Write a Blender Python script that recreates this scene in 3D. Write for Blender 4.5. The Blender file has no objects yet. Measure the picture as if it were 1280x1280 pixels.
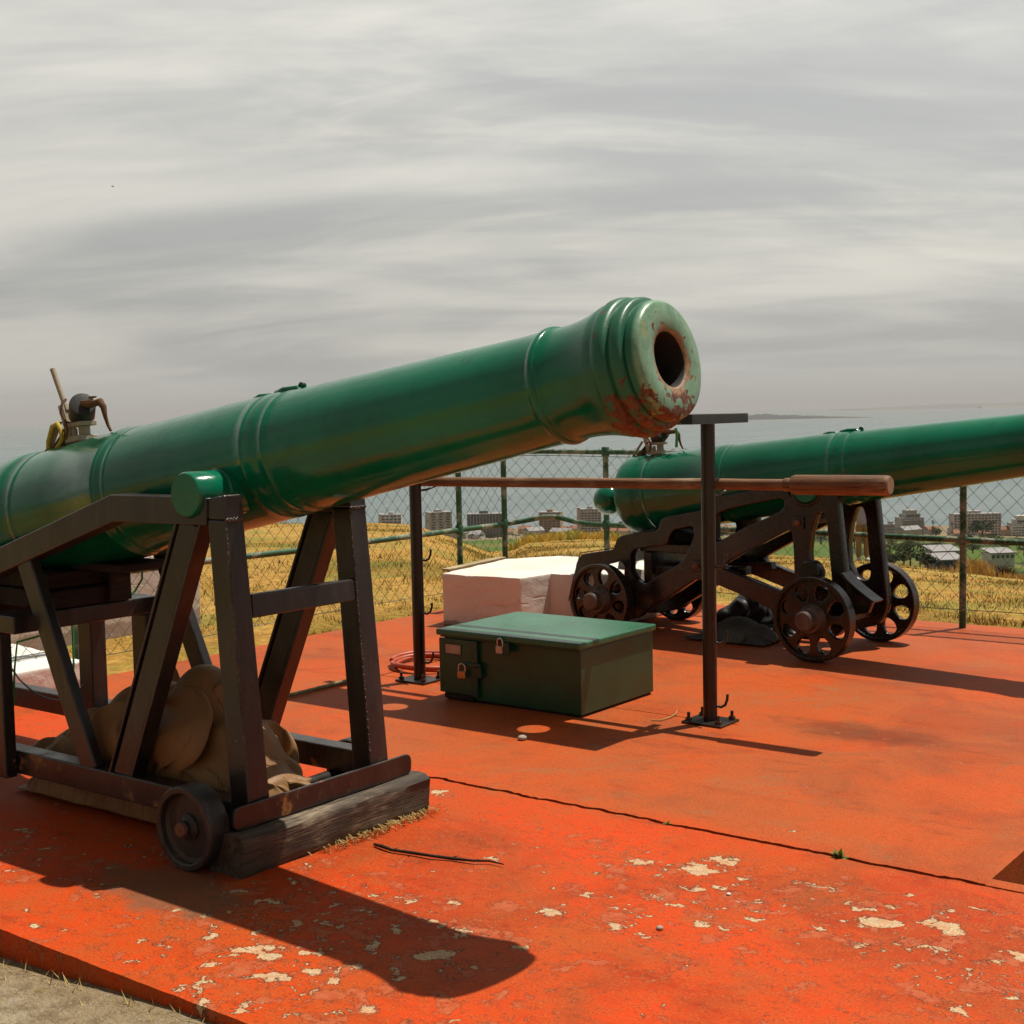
import bpy, bmesh, math, random
import numpy as np
from mathutils import Vector, Matrix, noise

random.seed(7); RNG = np.random.default_rng(11)
R = math.radians
scene = bpy.context.scene
COL = scene.collection

# ----------------------------------------------------------------------------------------------
# camera model.  World axes: x runs along the saluting guns, y across the slab (away), z up; 0 = top of the slab
# ----------------------------------------------------------------------------------------------
F = 1690.0
A_ = np.array([0.7941, -0.6078, 0.0]); B_ = np.array([0.6078, 0.7941, 0.0])
_th = math.atan((640 - 515) / F); _ro = 0.02
_fw = np.array([0, math.cos(_th), -math.sin(_th)]); _u0 = np.array([0, math.sin(_th), math.cos(_th)]); _r0 = np.array([1.0, 0, 0])
_r = math.cos(_ro) * _r0 - math.sin(_ro) * _u0; _u = math.cos(_ro) * _u0 + math.sin(_ro) * _r0
def _w(v): return np.array([v @ A_, v @ B_, v[2]])
FW, RT, UP = _w(_fw), _w(_r), _w(_u)
EYE = np.array([3.105, -2.674, 1.4])
FH = np.array([FW[0], FW[1], 0.0]); FH /= np.linalg.norm(FH)      # level forward
RH = np.array([FH[1], -FH[0], 0.0])                               # level right
def ray(x, y): return FW + RT * (x - 640) / F - UP * (y - 640) / F
def hit(x, y, p, n):
    d = ray(x, y); n = np.asarray(n, float)
    return EYE + d * (((np.asarray(p, float) - EYE) @ n) / (d @ n))
def on_z(x, y, z=0.0): return hit(x, y, (0, 0, z), (0, 0, 1))
def far(x, y, depth): return EYE + ray(x, y) * depth             # a point at that distance ahead
def yhor(x): return 515 - 0.02 * (x - 640)

# ----------------------------------------------------------------------------------------------
# object helpers
# ----------------------------------------------------------------------------------------------
def tag(o, label=None, cat=None, group=None, kind=None):
    if label: o['label'] = label
    if cat: o['category'] = cat
    if group: o['group'] = group
    if kind: o['kind'] = kind
    return o
def thing(name, label, cat, loc=(0, 0, 0), rotz=0.0, group=None):
    o = bpy.data.objects.new(name, None); COL.objects.link(o)
    o.empty_display_size = 0.1
    o.location = loc; o.rotation_euler = (0, 0, rotz)
    return tag(o, label, cat, group)
def copy_tree(o, parent=None):
    c = o.copy(); COL.objects.link(c)
    if parent is not None: c.parent = parent
    for ch in list(o.children): copy_tree(ch, c)
    return c

class MB:
    """collects shapes into one mesh"""
    def __init__(s): s.v = []; s.f = []
    def add(s, vs, fs):
        n = len(s.v); s.v += [tuple(map(float, v)) for v in vs]; s.f += [tuple(i + n for i in f) for f in fs]; return s
    def box(s, x0, x1, y0, y1, z0, z1):
        return s.add([(x0,y0,z0),(x1,y0,z0),(x1,y1,z0),(x0,y1,z0),(x0,y0,z1),(x1,y0,z1),(x1,y1,z1),(x0,y1,z1)],
                     [(0,3,2,1),(4,5,6,7),(0,1,5,4),(1,2,6,5),(2,3,7,6),(3,0,4,7)])
    def hexa(s, lo, hi):                       # two quads (bottom ring, top ring)
        return s.add(list(lo) + list(hi), [(3,2,1,0),(4,5,6,7),(0,1,5,4),(1,2,6,5),(2,3,7,6),(3,0,4,7)])
    def bar(s, p, q, w, h, up=(0,0,1)):        # rectangular bar from p to q: w across, h along up
        p = Vector(p); q = Vector(q); d = (q - p).normalized(); u = Vector(up); side = d.cross(u).normalized(); u = side.cross(d).normalized()
        def ring(c): return [c - side*w/2 - u*h/2, c + side*w/2 - u*h/2, c + side*w/2 + u*h/2, c - side*w/2 + u*h/2]
        a = ring(p); b = ring(q)
        return s.add(a + b, [(0,1,2,3),(7,6,5,4),(0,4,5,1),(1,5,6,2),(2,6,7,3),(3,7,4,0)])
    def prism(s, pts, y0, y1):                 # polygon in (x,z) extruded along y
        n = len(pts)
        vs = [(x, y0, z) for x, z in pts] + [(x, y1, z) for x, z in pts]
        return s.add(vs, [tuple(range(n))[::-1] if False else tuple(range(n)), tuple(range(2*n-1, n-1, -1))] + [(i, i+n, (i+1)%n+n, (i+1)%n) for i in range(n)])
    def tube(s, path, r, n=8, cap=True):
        path = [Vector(p) for p in path]; rs = r if isinstance(r, (list, tuple)) else [r]*len(path)
        base = len(s.v); prev = None; vs = []
        for i, p in enumerate(path):
            t = (path[min(i+1, len(path)-1)] - path[max(i-1, 0)]).normalized()
            if prev is None:
                k = Vector((0,0,1)) if abs(t.z) < .9 else Vector((1,0,0)); u = t.cross(k).normalized()
            else:
                u = (prev - t * prev.dot(t)).normalized()
            prev = u; w = t.cross(u)
            for j in range(n):
                a = 2*math.pi*j/n; vs.append(p + u*math.cos(a)*rs[i] + w*math.sin(a)*rs[i])
        fs = []
        for i in range(len(path)-1):
            for j in range(n):
                fs.append((i*n+j, i*n+(j+1)%n, (i+1)*n+(j+1)%n, (i+1)*n+j))
        if cap: fs += [tuple(range(n-1,-1,-1)), tuple(range((len(path)-1)*n, len(path)*n))]
        return s.add(vs, fs)
    def cyl(s, p, q, r, r2=None, n=16): return s.tube([p, q], [r, r if r2 is None else r2], n)
    def lathe(s, prof, n=48, axis='x', center=(0,0,0)):   # prof: list of (t, r)
        vs = []; fs = []
        cx, cy, cz = center
        for t, r in prof:
            for j in range(n):
                a = 2*math.pi*j/n; c_, s_ = math.cos(a)*r, math.sin(a)*r
                vs.append({'x': (cx+t, cy+c_, cz+s_), 'y': (cx+s_, cy+t, cz+c_), 'z': (cx+c_, cy+s_, cz+t)}[axis])
        for i in range(len(prof)-1):
            for j in range(n): fs.append((i*n+j, i*n+(j+1)%n, (i+1)*n+(j+1)%n, (i+1)*n+j))
        return s.add(vs, fs)
    def mesh(s, name, fix=True):
        me = bpy.data.meshes.new(name); me.from_pydata(s.v, [], s.f); me.update()
        if fix:
            bm = bmesh.new(); bm.from_mesh(me); bmesh.ops.recalc_face_normals(bm, faces=bm.faces); bm.to_mesh(me); bm.free()
        return me
    def build(s, name, m, parent=None, smooth=35, bevel=0.0, seg=2, fix=True):
        return link(name, s.mesh(name, fix), m, parent, smooth, bevel, seg)
def link(name, me, m, parent=None, smooth=35, bevel=0.0, seg=2):
    if smooth:
        me.polygons.foreach_set('use_smooth', [True]*len(me.polygons)); me.set_sharp_from_angle(angle=R(smooth))
    if m is not None:
        me.materials.clear()
        for k in (m if isinstance(m, (list, tuple)) else [m]): me.materials.append(k)
    o = bpy.data.objects.new(name, me); COL.objects.link(o)
    if parent is not None: o.parent = parent
    if bevel:
        b = o.modifiers.new('bevel', 'BEVEL'); b.width = bevel; b.segments = seg; b.limit_method = 'ANGLE'; b.angle_limit = R(40); b.harden_normals = False
    return o
def plate(outline, holes, half, bev, z_to='xz'):
    """flat casting with holes: a filled 2-D curve, extruded and rounded, as a mesh in (x, z) with thickness along y"""
    cu = bpy.data.curves.new('plate', 'CURVE'); cu.dimensions = '2D'; cu.fill_mode = 'BOTH'; cu.extrude = half - bev; cu.bevel_depth = bev; cu.bevel_resolution = 1
    for pts in [outline] + holes:
        sp = cu.splines.new('POLY'); sp.points.add(len(pts)-1); sp.use_cyclic_u = True
        for p, q in zip(sp.points, pts): p.co = (q[0], q[1], 0, 1)
    o = bpy.data.objects.new('plate', cu); COL.objects.link(o)
    dg = bpy.context.evaluated_depsgraph_get(); me = bpy.data.meshes.new_from_object(o.evaluated_get(dg))
    bpy.data.objects.remove(o); bpy.data.curves.remove(cu)
    me.transform(Matrix.Rotation(R(90), 4, 'X'))
    return me
def arc(cx, cz, r, a0, a1, n, rz=None):
    return [(cx + r*math.cos(R(a0+(a1-a0)*i/n)), cz + (rz or r)*math.sin(R(a0+(a1-a0)*i/n))) for i in range(n+1)]
def fillet(pts, r, n=4):
    out = []; m = len(pts)
    for i in range(m):
        p0, p, p1 = Vector(pts[i-1]), Vector(pts[i]), Vector(pts[(i+1) % m])
        d0 = (p0-p); d1 = (p1-p); k = min(r, d0.length*.45, d1.length*.45)
        a = p + d0.normalized()*k; b = p + d1.normalized()*k
        for j in range(n+1):
            t = j/n; q = a*(1-t)**2 + p*2*t*(1-t) + b*t*t; out.append((q.x, q.y))
    return out

# ----------------------------------------------------------------------------------------------
# material helpers
# ----------------------------------------------------------------------------------------------
class NT:
    def __init__(s, name):
        s.m = bpy.data.materials.new(name); s.m.use_nodes = True; s.t = s.m.node_tree; s.N = s.t.nodes; s.L = s.t.links
        s.b = s.N['Principled BSDF']; s.tc = s.N.new('ShaderNodeTexCoord'); s._o = s.tc.outputs['Object']
    def inp(s, sock, v):
        if hasattr(v, 'is_linked') or isinstance(v, bpy.types.NodeSocket): s.L.new(v, sock)
        elif isinstance(v, (tuple, list)) and len(v) == 3 and sock.type == 'RGBA': sock.default_value = (*v, 1)
        else: sock.default_value = v
    def math(s, op, a, b=0.0, c=0.0, clamp=False):
        n = s.N.new('ShaderNodeMath'); n.operation = op; n.use_clamp = clamp
        s.inp(n.inputs[0], a); s.inp(n.inputs[1], b); s.inp(n.inputs[2], c); return n.outputs[0]
    def map(s, scale=(1,1,1), loc=(0,0,0), rot=(0,0,0), src=None):
        n = s.N.new('ShaderNodeMapping'); n.inputs['Scale'].default_value = scale; n.inputs['Location'].default_value = loc; n.inputs['Rotation'].default_value = rot
        s.L.new(src or s._o, n.inputs[0]); return n.outputs[0]
    def noise(s, scale, detail=4, rough=.55, vec=None, dist=0.0, out='Fac'):
        n = s.N.new('ShaderNodeTexNoise'); n.inputs['Scale'].default_value = scale; n.inputs['Detail'].default_value = detail; n.inputs['Roughness'].default_value = rough; n.inputs['Distortion'].default_value = dist
        s.L.new(vec or s._o, n.inputs['Vector']); return n.outputs[out]
    def voro(s, scale, vec=None, feature='F1', out='Distance', rnd=1.0):
        n = s.N.new('ShaderNodeTexVoronoi'); n.feature = feature; n.inputs['Scale'].default_value = scale; n.inputs['Randomness'].default_value = rnd
        s.L.new(vec or s._o, n.inputs['Vector']); return n.outputs[out]
    def ramp(s, fac, lo, hi, a=0.0, b=1.0):
        n = s.N.new('ShaderNodeMapRange'); n.interpolation_type = 'SMOOTHSTEP'
        s.inp(n.inputs[0], fac); s.inp(n.inputs[1], lo); s.inp(n.inputs[2], hi); s.inp(n.inputs[3], a); s.inp(n.inputs[4], b); return n.outputs[0]
    def mix(s, fac, a, b, mode='MIX'):
        n = s.N.new('ShaderNodeMix'); n.data_type = 'RGBA'; n.blend_type = mode
        s.inp(n.inputs[0], fac); s.inp(n.inputs[6], a); s.inp(n.inputs[7], b); return n.outputs[2]
    def xyz(s, vec=None):
        n = s.N.new('ShaderNodeSeparateXYZ'); s.L.new(vec or s._o, n.inputs[0]); return n.outputs
    def bump(s, h, strength=.3, dist=.01, prev=None):
        n = s.N.new('ShaderNodeBump'); n.inputs['Strength'].default_value = strength; n.inputs['Distance'].default_value = dist
        s.inp(n.inputs['Height'], h)
        if prev is not None: s.L.new(prev, n.inputs['Normal'])
        return n.outputs[0]
    def attr(s, name, out='Color'):
        n = s.N.new('ShaderNodeAttribute'); n.attribute_name = name; return n.outputs[out]
    def done(s, base, rough=.5, metal=0.0, normal=None, spec=.5, coat=0.0):
        b = s.b
        s.inp(b.inputs['Base Color'], base); s.inp(b.inputs['Roughness'], rough); s.inp(b.inputs['Metallic'], metal); s.inp(b.inputs['Specular IOR Level'], spec)
        if coat: b.inputs['Coat Weight'].default_value = coat; b.inputs['Coat Roughness'].default_value = .12
        if normal is not None: s.L.new(normal, b.inputs['Normal'])
        return s.m

def simple(name, c1, c2, scale=6.0, rough=.6, spec=.4, bump=.15, bscale=None, dist=.004, metal=0.0, r_var=.12, stretch=(1,1,1)):
    n = NT(name); v = n.map(stretch)
    f = n.ramp(n.noise(scale, 5, .6, v), .3, .7); g = n.noise(bscale or scale*6, 5, .65, v)
    return n.done(n.mix(f, c1, c2), n.math('ADD', n.math('MULTIPLY', g, r_var*2), rough - r_var, clamp=True), metal, n.bump(g, bump, dist) if bump else None, spec)

def m_gun():
    n = NT('gun_green_paint'); x, y, z = n.xyz()
    r = n.math('SQRT', n.math('ADD', n.math('MULTIPLY', y, y), n.math('MULTIPLY', z, z)))
    big = n.noise(1.6, 4, .6); mid = n.noise(9, 5, .6); fine = n.noise(70, 4, .6); vf = n.noise(26, 6, .7, dist=.4)
    streak = n.noise(7, 5, .7, n.map((.35, 3.0, 1.0)))
    base = n.mix(n.ramp(big, .35, .7), (.0012, .092, .044), (.0020, .148, .076))
    base = n.mix(n.math('MULTIPLY', n.ramp(streak, .52, .72), .35), base, (.004, .036, .024))
    drip = n.noise(11, 6, .72, n.map((1.6, .55, .55), (4, 4, 4)), .3)
    base = n.mix(n.math('MULTIPLY', n.ramp(drip, .56, .70), .55), base, (.006, .040, .026))
    base = n.mix(n.math('MULTIPLY', n.ramp(n.noise(48, 4, .7, n.map(loc=(7, 7, 7))), .66, .72), .5), base, (.05, .15, .09))
    # faded chalky muzzle paint
    x = n.math('ADD', x, -.044); face = n.ramp(x, 1.36, 1.42); front = n.ramp(x, 1.528, 1.543)
    base = n.mix(n.math('MULTIPLY', face, n.ramp(mid, .35, .65, .3, .8)), base, (.020, .120, .066))
    base = n.mix(n.math('MULTIPLY', front, n.ramp(vf, .3, .65, .55, 1.0)), base, (.20, .345, .225))
    yel = n.math('MULTIPLY', n.ramp(x, 1.45, 1.5), n.ramp(n.noise(11, 3, .5, n.map(loc=(3, 1, 2))), .64, .67))
    base = n.mix(n.math('MULTIPLY', yel, .6), base, (.35, .26, .03))
    # rust: round the bore, on the lower lip, specks
    bore = n.math('MULTIPLY', n.ramp(x, 1.45, 1.46), n.ramp(n.math('ADD', r, n.math('MULTIPLY', n.math('SUBTRACT', vf, .5), -.075)), .096, .084))
    low = n.math('MULTIPLY', n.ramp(x, 1.36, 1.43), n.ramp(z, -.03, -.15))
    amt = n.math('ADD', n.math('MULTIPLY', low, .17), n.math('ADD', n.math('MULTIPLY', n.ramp(x, 1.40, 1.44), .088), n.math('MULTIPLY', n.math('MULTIPLY', front, n.ramp(r, .125, .088)), .075)))
    spot = n.ramp(n.math('ADD', vf, amt), .705, .73)
    far_spot = n.ramp(n.math('ADD', n.noise(13, 5, .65), n.math('MULTIPLY', fine, .05)), .765, .785)
    rust = n.math('MAXIMUM', n.math('MAXIMUM', bore, spot), far_spot)
    rc = n.mix(n.ramp(fine, .35, .65), (.060, .018, .008), (.15, .050, .020))
    rc = n.mix(bore, rc, n.mix(n.ramp(fine, .4, .6), (.22, .12, .065), (.30, .19, .11)))
    base = n.mix(rust, base, rc)
    rough = n.math('ADD', n.math('ADD', n.math('MULTIPLY', n.ramp(mid, .3, .75), .15), .11), n.math('MULTIPLY', n.math('MAXIMUM', rust, n.math('MULTIPLY', face, .5)), .45), clamp=True)
    brush = n.noise(30, 4, .6, n.map((.12, 1.0, 1.0)))
    h = n.math('ADD', n.math('ADD', n.math('MULTIPLY', mid, .7), n.math('MULTIPLY', brush, .22)), n.math('ADD', n.math('MULTIPLY', fine, .10), n.math('MULTIPLY', rust, -.35)))
    return n.done(base, rough, 0.0, n.bump(h, .26, .009), .5)

def m_steel(name, c1, c2, rustc=(.09, .032, .012), amt=.0, rough=.38, spec=.5, wear=(.16, .13, .10), foot=0.0, edge=.006):
    n = NT(name); big = n.noise(3.0, 5, .6); mid = n.noise(14, 6, .65); fine = n.noise(90, 4, .6)
    s = n.noise(9, 5, .7, n.map((1, 1, .25)))
    base = n.mix(n.ramp(big, .35, .7), c1, c2)
    base = n.mix(n.math('MULTIPLY', n.ramp(s, .45, .72), .7), base, (c2[0]*2.6, c2[1]*2.3, c2[2]*2.0))
    if foot:
        zz = n.xyz()[2]; amt = n.math('ADD', n.math('MULTIPLY', n.ramp(zz, .34, .16), foot), amt)
    ru = n.ramp(n.math('ADD', n.noise(7, 6, .7), amt), .66, .74)
    base = n.mix(ru, base, n.mix(n.ramp(fine, .4, .6), rustc, tuple(k*1.9 for k in rustc)))
    chip = n.ramp(n.noise(32, 4, .6, n.map(loc=(5, 2, 9))), .72, .75)
    base = n.mix(n.math('MULTIPLY', chip, .8), base, wear)
    if edge:                                           # paint rubbed thin along the arrises
        bv = n.N.new('ShaderNodeBevel'); bv.samples = 3; bv.inputs['Radius'].default_value = edge
        ge = n.N.new('ShaderNodeNewGeometry'); dt = n.N.new('ShaderNodeVectorMath'); dt.operation = 'DOT_PRODUCT'; n.L.new(bv.outputs[0], dt.inputs[0]); n.L.new(ge.outputs['Normal'], dt.inputs[1])
        em = n.math('MULTIPLY', n.ramp(dt.outputs['Value'], .985, .86), n.ramp(n.math('ADD', mid, n.math('MULTIPLY', fine, .3)), .50, .78))
        base = n.mix(n.math('MULTIPLY', em, .75), base, wear)
    ro = n.math('ADD', n.math('MULTIPLY', mid, .3), n.math('ADD', n.math('MULTIPLY', ru, .3), rough - .15), clamp=True)
    return n.done(base, ro, 0.0, n.bump(n.math('ADD', mid, n.math('MULTIPLY', fine, .25)), .25, .006), spec)

def m_wood(name, c1, c2, c3, axis='x', scale=1.0, crack=.9, rough=.75):
    n = NT(name)
    st = {'x': (1.2, 16, 16), 'y': (16, 1.2, 16), 'z': (16, 16, 1.2)}[axis]
    v = n.map(tuple(k*scale for k in st))
    g = n.noise(1.6, 6, .65, v, .6); fine = n.noise(6, 5, .7, v, .3); big = n.noise(2.5, 4, .6)
    base = n.mix(n.ramp(g, .3, .7), c1, c2)
    base = n.mix(n.ramp(n.math('ADD', n.math('MULTIPLY', big, .6), n.math('MULTIPLY', fine, .4)), .5, .66), base, c3)
    cr = n.ramp(fine, .42, .34)
    base = n.mix(n.math('MULTIPLY', cr, crack), base, tuple(k*.25 for k in c1))
    return n.done(base, rough, 0.0, n.bump(n.math('ADD', n.math('MULTIPLY', g, .6), n.math('MULTIPLY', fine, .6)), .7, .006), .3)

def m_slab():
    n = NT('red_slab_paint'); x, y, z = n.xyz()
    nb = n.noise(.55, 4, .6); n1 = n.noise(1.6, 6, .62); n2 = n.noise(6.5, 6, .65); n3 = n.noise(30, 5, .65); n4 = n.noise(140, 3, .6); bl = n.noise(2.6, 3, .5, n.map(loc=(7, 3, 0)), .5)
    rear = n.ramp(n.math('ADD', y, n.math('MULTIPLY', n.math('SUBTRACT', nb, .5), .9)), 1.10, 1.32)
    frontc = n.mix(n.ramp(n1, .35, .68), (.56, .047, .0025), (.42, .060, .006))
    frontc = n.mix(n.math('MULTIPLY', n.ramp(n2, .5, .72), .55), frontc, (.38, .085, .020))
    rearc = n.mix(n.ramp(n1, .32, .66), (.47, .070, .008), (.34, .084, .021))
    rearc = n.mix(n.math('MULTIPLY', n.ramp(n2, .45, .75), .5), rearc, (.33, .066, .013))
    base = n.mix(rear, frontc, rearc)
    base = n.mix(n.math('MULTIPLY', n.ramp(bl, .55, .75), .45), base, (.54, .052, .003))
    blot = n.noise(3.4, 5, .62, n.map(loc=(1, 9, 0)), .8); blot2 = n.noise(1.1, 5, .66, n.map(loc=(6, 2, 0)), 1.2)
    base = n.mix(n.math('MULTIPLY', n.ramp(blot2, .47, .64), .75), base, n.mix(1.0, base, (.64, .70, 1.0), 'MULTIPLY'))
    base = n.mix(n.math('MULTIPLY', n.ramp(blot, .52, .68), .60), base, n.mix(1.0, base, (.74, 1.45, 2.6), 'MULTIPLY'))
    base = n.mix(n.math('MULTIPLY', n.ramp(n.noise(2.2, 6, .7, n.map((1, 2.6, 1), (3, 5, 0), (0, 0, R(37))), .6), .53, .70), .6), base, n.mix(1.0, base, (.50, .46, .6), 'MULTIPLY'))
    # chalky wear at the far end
    far_ = n.ramp(n.math('ADD', y, n.math('MULTIPLY', n1, 2.0)), 4.6, 6.6)
    base = n.mix(n.math('MULTIPLY', far_, .35), base, (.42, .105, .045))
    # fine mottling
    base = n.mix(n.ramp(n3, .36, .66, .0, .55), base, n.mix(n.ramp(n4, .4, .6), (.21, .036, .008), (.56, .105, .022)))
    base = n.mix(n.math('MULTIPLY', n.ramp(n.noise(58, 4, .7), .56, .68), .55), base, (.16, .03, .012))
    # dark stain on the rear bay (soot from the rammers)
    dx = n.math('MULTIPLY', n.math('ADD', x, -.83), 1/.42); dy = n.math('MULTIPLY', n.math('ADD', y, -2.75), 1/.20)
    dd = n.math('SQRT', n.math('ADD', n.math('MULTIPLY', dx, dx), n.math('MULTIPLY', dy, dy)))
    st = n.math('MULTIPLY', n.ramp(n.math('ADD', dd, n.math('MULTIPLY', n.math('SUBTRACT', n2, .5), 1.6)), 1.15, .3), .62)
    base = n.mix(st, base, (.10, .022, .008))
    # lifted paint: thin brown crazing of the front bay
    vv = n.map((1, 1, 1)); wob = n.noise(3.2, 4, .6, out='Color')
    warp = n.N.new('ShaderNodeVectorMath'); warp.operation = 'MULTIPLY_ADD'; n.L.new(wob, warp.inputs[0]); warp.inputs[1].default_value = (.10, .10, 0); n.L.new(n._o, warp.inputs[2])
    flakes = n.noise(12.0, 7, .68, warp.outputs[0])
    zone = n.noise(1.15, 3, .55, n.map(loc=(2.3, 4.1, 0)))
    zone = n.math('ADD', n.math('MULTIPLY', n.ramp(zone, .40, .66), .088), n.math('MULTIPLY', n.ramp(y, 1.15, .9), .085))
    zone = n.math('ADD', zone, n.math('MULTIPLY', n.ramp(y, 1.25, 1.15), .012))
    pv = n.math('ADD', flakes, zone)
    for px_, py_, hw, hh in ((892, 1081, 36, 13), (556, 992, 24, 5), (200, 1176, 32, 8), (335, 1190, 26, 10), (345, 1222, 14, 6), (548, 1196, 18, 8), (580, 1205, 14, 7), (1180, 1158, 26, 6), (1100, 1152, 22, 5), (700, 1143, 18, 5), (60, 1160, 24, 5), (612, 1075, 12, 4), (1000, 1038, 12, 3)):
        c_ = on_z(px_, py_); rx = abs(on_z(px_+hw, py_)[0] - c_[0]) + .02; e_ = on_z(px_, py_-hh) - c_; ry = abs(e_[1]) + .012
        ux, uy = n.math('MULTIPLY', n.math('ADD', x, -float(c_[0])), 1/rx), n.math('MULTIPLY', n.math('ADD', y, -float(c_[1])), 1/ry)
        dist = n.math('ADD', n.math('MULTIPLY', ux, ux), n.math('MULTIPLY', uy, uy))
        pv = n.math('ADD', pv, n.ramp(dist, 1.9, .0, 0, .135))
    pv = n.math('MAXIMUM', pv, n.math('ADD', n.noise(34, 5, .62, warp.outputs[0]), n.math('MULTIPLY', zone, .56)))
    rim = n.math('MULTIPLY', n.ramp(pv, .735, .75), n.ramp(pv, .775, .757))
    peel = n.ramp(pv, .755, .768)
    layer = n.ramp(n.math('ADD', n.noise(10.0, 8, .72, warp.outputs[0]), n.math('MULTIPLY', zone, .70)), .648, .668)     # older coat showing
    base = n.mix(n.math('MULTIPLY', layer, .75), base, n.mix(n.ramp(n3, .35, .65), (.36, .070, .024), (.42, .115, .048)))
    lrim = n.math('MULTIPLY', n.ramp(n.math('ABSOLUTE', n.math('ADD', layer, -.5)), .5, .2), .7)
    base = n.mix(n.math('MULTIPLY', lrim, n.ramp(y, 1.3, 1.0)), base, (.13, .028, .010))
    conc = n.mix(n.ramp(n4, .35, .65), (.40, .27, .15), (.56, .43, .27))
    conc = n.mix(n.math('MULTIPLY', n.ramp(n3, .4, .65), .6), conc, (.50, .20, .085))
    base = n.mix(peel, base, conc)
    base = n.mix(n.math('MULTIPLY', rim, .85), base, (.10, .022, .009))
    # dirty edge near the wheel and the front kerb
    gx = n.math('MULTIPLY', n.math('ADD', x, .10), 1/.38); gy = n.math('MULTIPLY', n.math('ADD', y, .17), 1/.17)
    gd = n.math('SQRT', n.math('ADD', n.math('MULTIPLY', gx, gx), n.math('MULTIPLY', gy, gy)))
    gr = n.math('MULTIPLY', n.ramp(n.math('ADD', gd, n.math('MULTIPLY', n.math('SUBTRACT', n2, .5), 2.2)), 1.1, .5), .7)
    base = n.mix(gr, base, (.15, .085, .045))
    speck = n.ramp(n.voro(34), .10, .06); speck = n.math('MULTIPLY', speck, n.ramp(n.noise(4, 2, .5), .56, .6))
    base = n.mix(speck, base, (.12, .04, .02))
    h = n.math('ADD', n.math('ADD', n.math('MULTIPLY', n2, .30), n.math('MULTIPLY', n3, .16)), n.math('ADD', n.math('MULTIPLY', n4, .05), n.math('ADD', n.math('MULTIPLY', peel, -.30), n.math('MULTIPLY', layer, -.12))))
    rough = n.math('ADD', n.math('MULTIPLY', n3, .25), n.math('ADD', n.math('MULTIPLY', peel, .2), .50), clamp=True)
    return n.done(base, rough, 0.0, n.bump(h, .65, .016), .12)

M = {}
M['gun'] = m_gun()
M['bore'] = simple('bore_soot', (.010, .009, .009), (.022, .018, .016), 12, .75, .3)
M['steel'] = m_steel('carriage_black_steel', (.011, .009, .009), (.021, .017, .016), (.15, .065, .016), -.01, .33, .5, (.17, .14, .115), .10)
M['cast'] = m_steel('cast_iron_paint', (.0065, .0042, .0036), (.013, .0085, .0068), (.06, .022, .011), .0, .27, .55, (.09, .06, .04))
M['rackst'] = m_steel('rack_steel', (.008, .006, .006), (.014, .010, .009), (.08, .03, .014), .0, .32)
M['sleeper'] = m_wood('old_sleeper_wood', (.034, .026, .019), (.095, .072, .052), (.30, .235, .155), 'y', 1.3)
M['darkwood'] = m_wood('tarred_wood', (.016, .010, .008), (.034, .020, .014), (.060, .038, .026), 'y', 1.0)
M['pole'] = m_wood('rammer_wood', (.13, .058, .024), (.24, .120, .055), (.36, .26, .17), 'x', 1.6, .95, .6)
M['polehead'] = m_wood('rammer_head_wood', (.10, .042, .016), (.22, .105, .046), (.38, .27, .18), 'x', 1.1, .95, .55)
M['cut'] = simple('end_grain', (.26, .17, .11), (.34, .24, .16), 30, .8, .2)
M['slab'] = m_slab()
M['box'] = None
def m_box():
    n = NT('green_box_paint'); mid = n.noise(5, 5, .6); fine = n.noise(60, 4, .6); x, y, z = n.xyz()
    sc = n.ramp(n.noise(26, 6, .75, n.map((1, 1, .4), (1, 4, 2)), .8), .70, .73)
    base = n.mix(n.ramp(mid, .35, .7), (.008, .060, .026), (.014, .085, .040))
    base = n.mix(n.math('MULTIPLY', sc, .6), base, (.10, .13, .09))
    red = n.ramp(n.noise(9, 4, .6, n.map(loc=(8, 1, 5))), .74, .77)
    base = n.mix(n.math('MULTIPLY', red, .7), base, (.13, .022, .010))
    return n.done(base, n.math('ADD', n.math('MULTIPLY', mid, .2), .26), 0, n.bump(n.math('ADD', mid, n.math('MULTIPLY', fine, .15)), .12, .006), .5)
def m_plinth(name, c1, c2, c3):
    n = NT(name); big = n.noise(2.2, 5, .6); mid = n.noise(9, 6, .65); fine = n.noise(60, 5, .65); x, y, z = n.xyz()
    base = n.mix(n.ramp(big, .35, .65), c1, c2)
    drip = n.ramp(n.noise(5, 5, .7, n.map((3, 3, .5))), .58, .75)
    base = n.mix(n.math('MULTIPLY', drip, .5), base, c3)
    lay = n.ramp(n.noise(3.5, 4, .6, n.map((.7, .7, 6))), .60, .72)
    base = n.mix(n.math('MULTIPLY', lay, .35), base, c3)
    dirt = n.ramp(n.math('ADD', mid, n.math('MULTIPLY', n.ramp(z, .07, .0), .35)), .66, .74)
    base = n.mix(n.math('MULTIPLY', dirt, .6), base, (.22, .13, .09))
    h = n.math('ADD', n.math('MULTIPLY', mid, .7), n.math('ADD', n.math('MULTIPLY', fine, .3), n.math('MULTIPLY', lay, -.6)))
    return n.done(base, .85, 0, n.bump(h, .5, .012), .2)
def m_canvas(name, c1, c2, rough=.55):
    n = NT(name); big = n.noise(3, 4, .6); mid = n.noise(14, 5, .6); wv = n.noise(160, 2, .5)
    base = n.mix(n.ramp(big, .35, .65), c1, c2)
    base = n.mix(n.math('MULTIPLY', n.ramp(mid, .5, .75), .3), base, tuple(k*.55 for k in c1))
    return n.done(base, rough, 0, n.bump(n.math('ADD', n.math('MULTIPLY', mid, .5), n.math('MULTIPLY', wv, .2)), .3, .006), .3)
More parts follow.
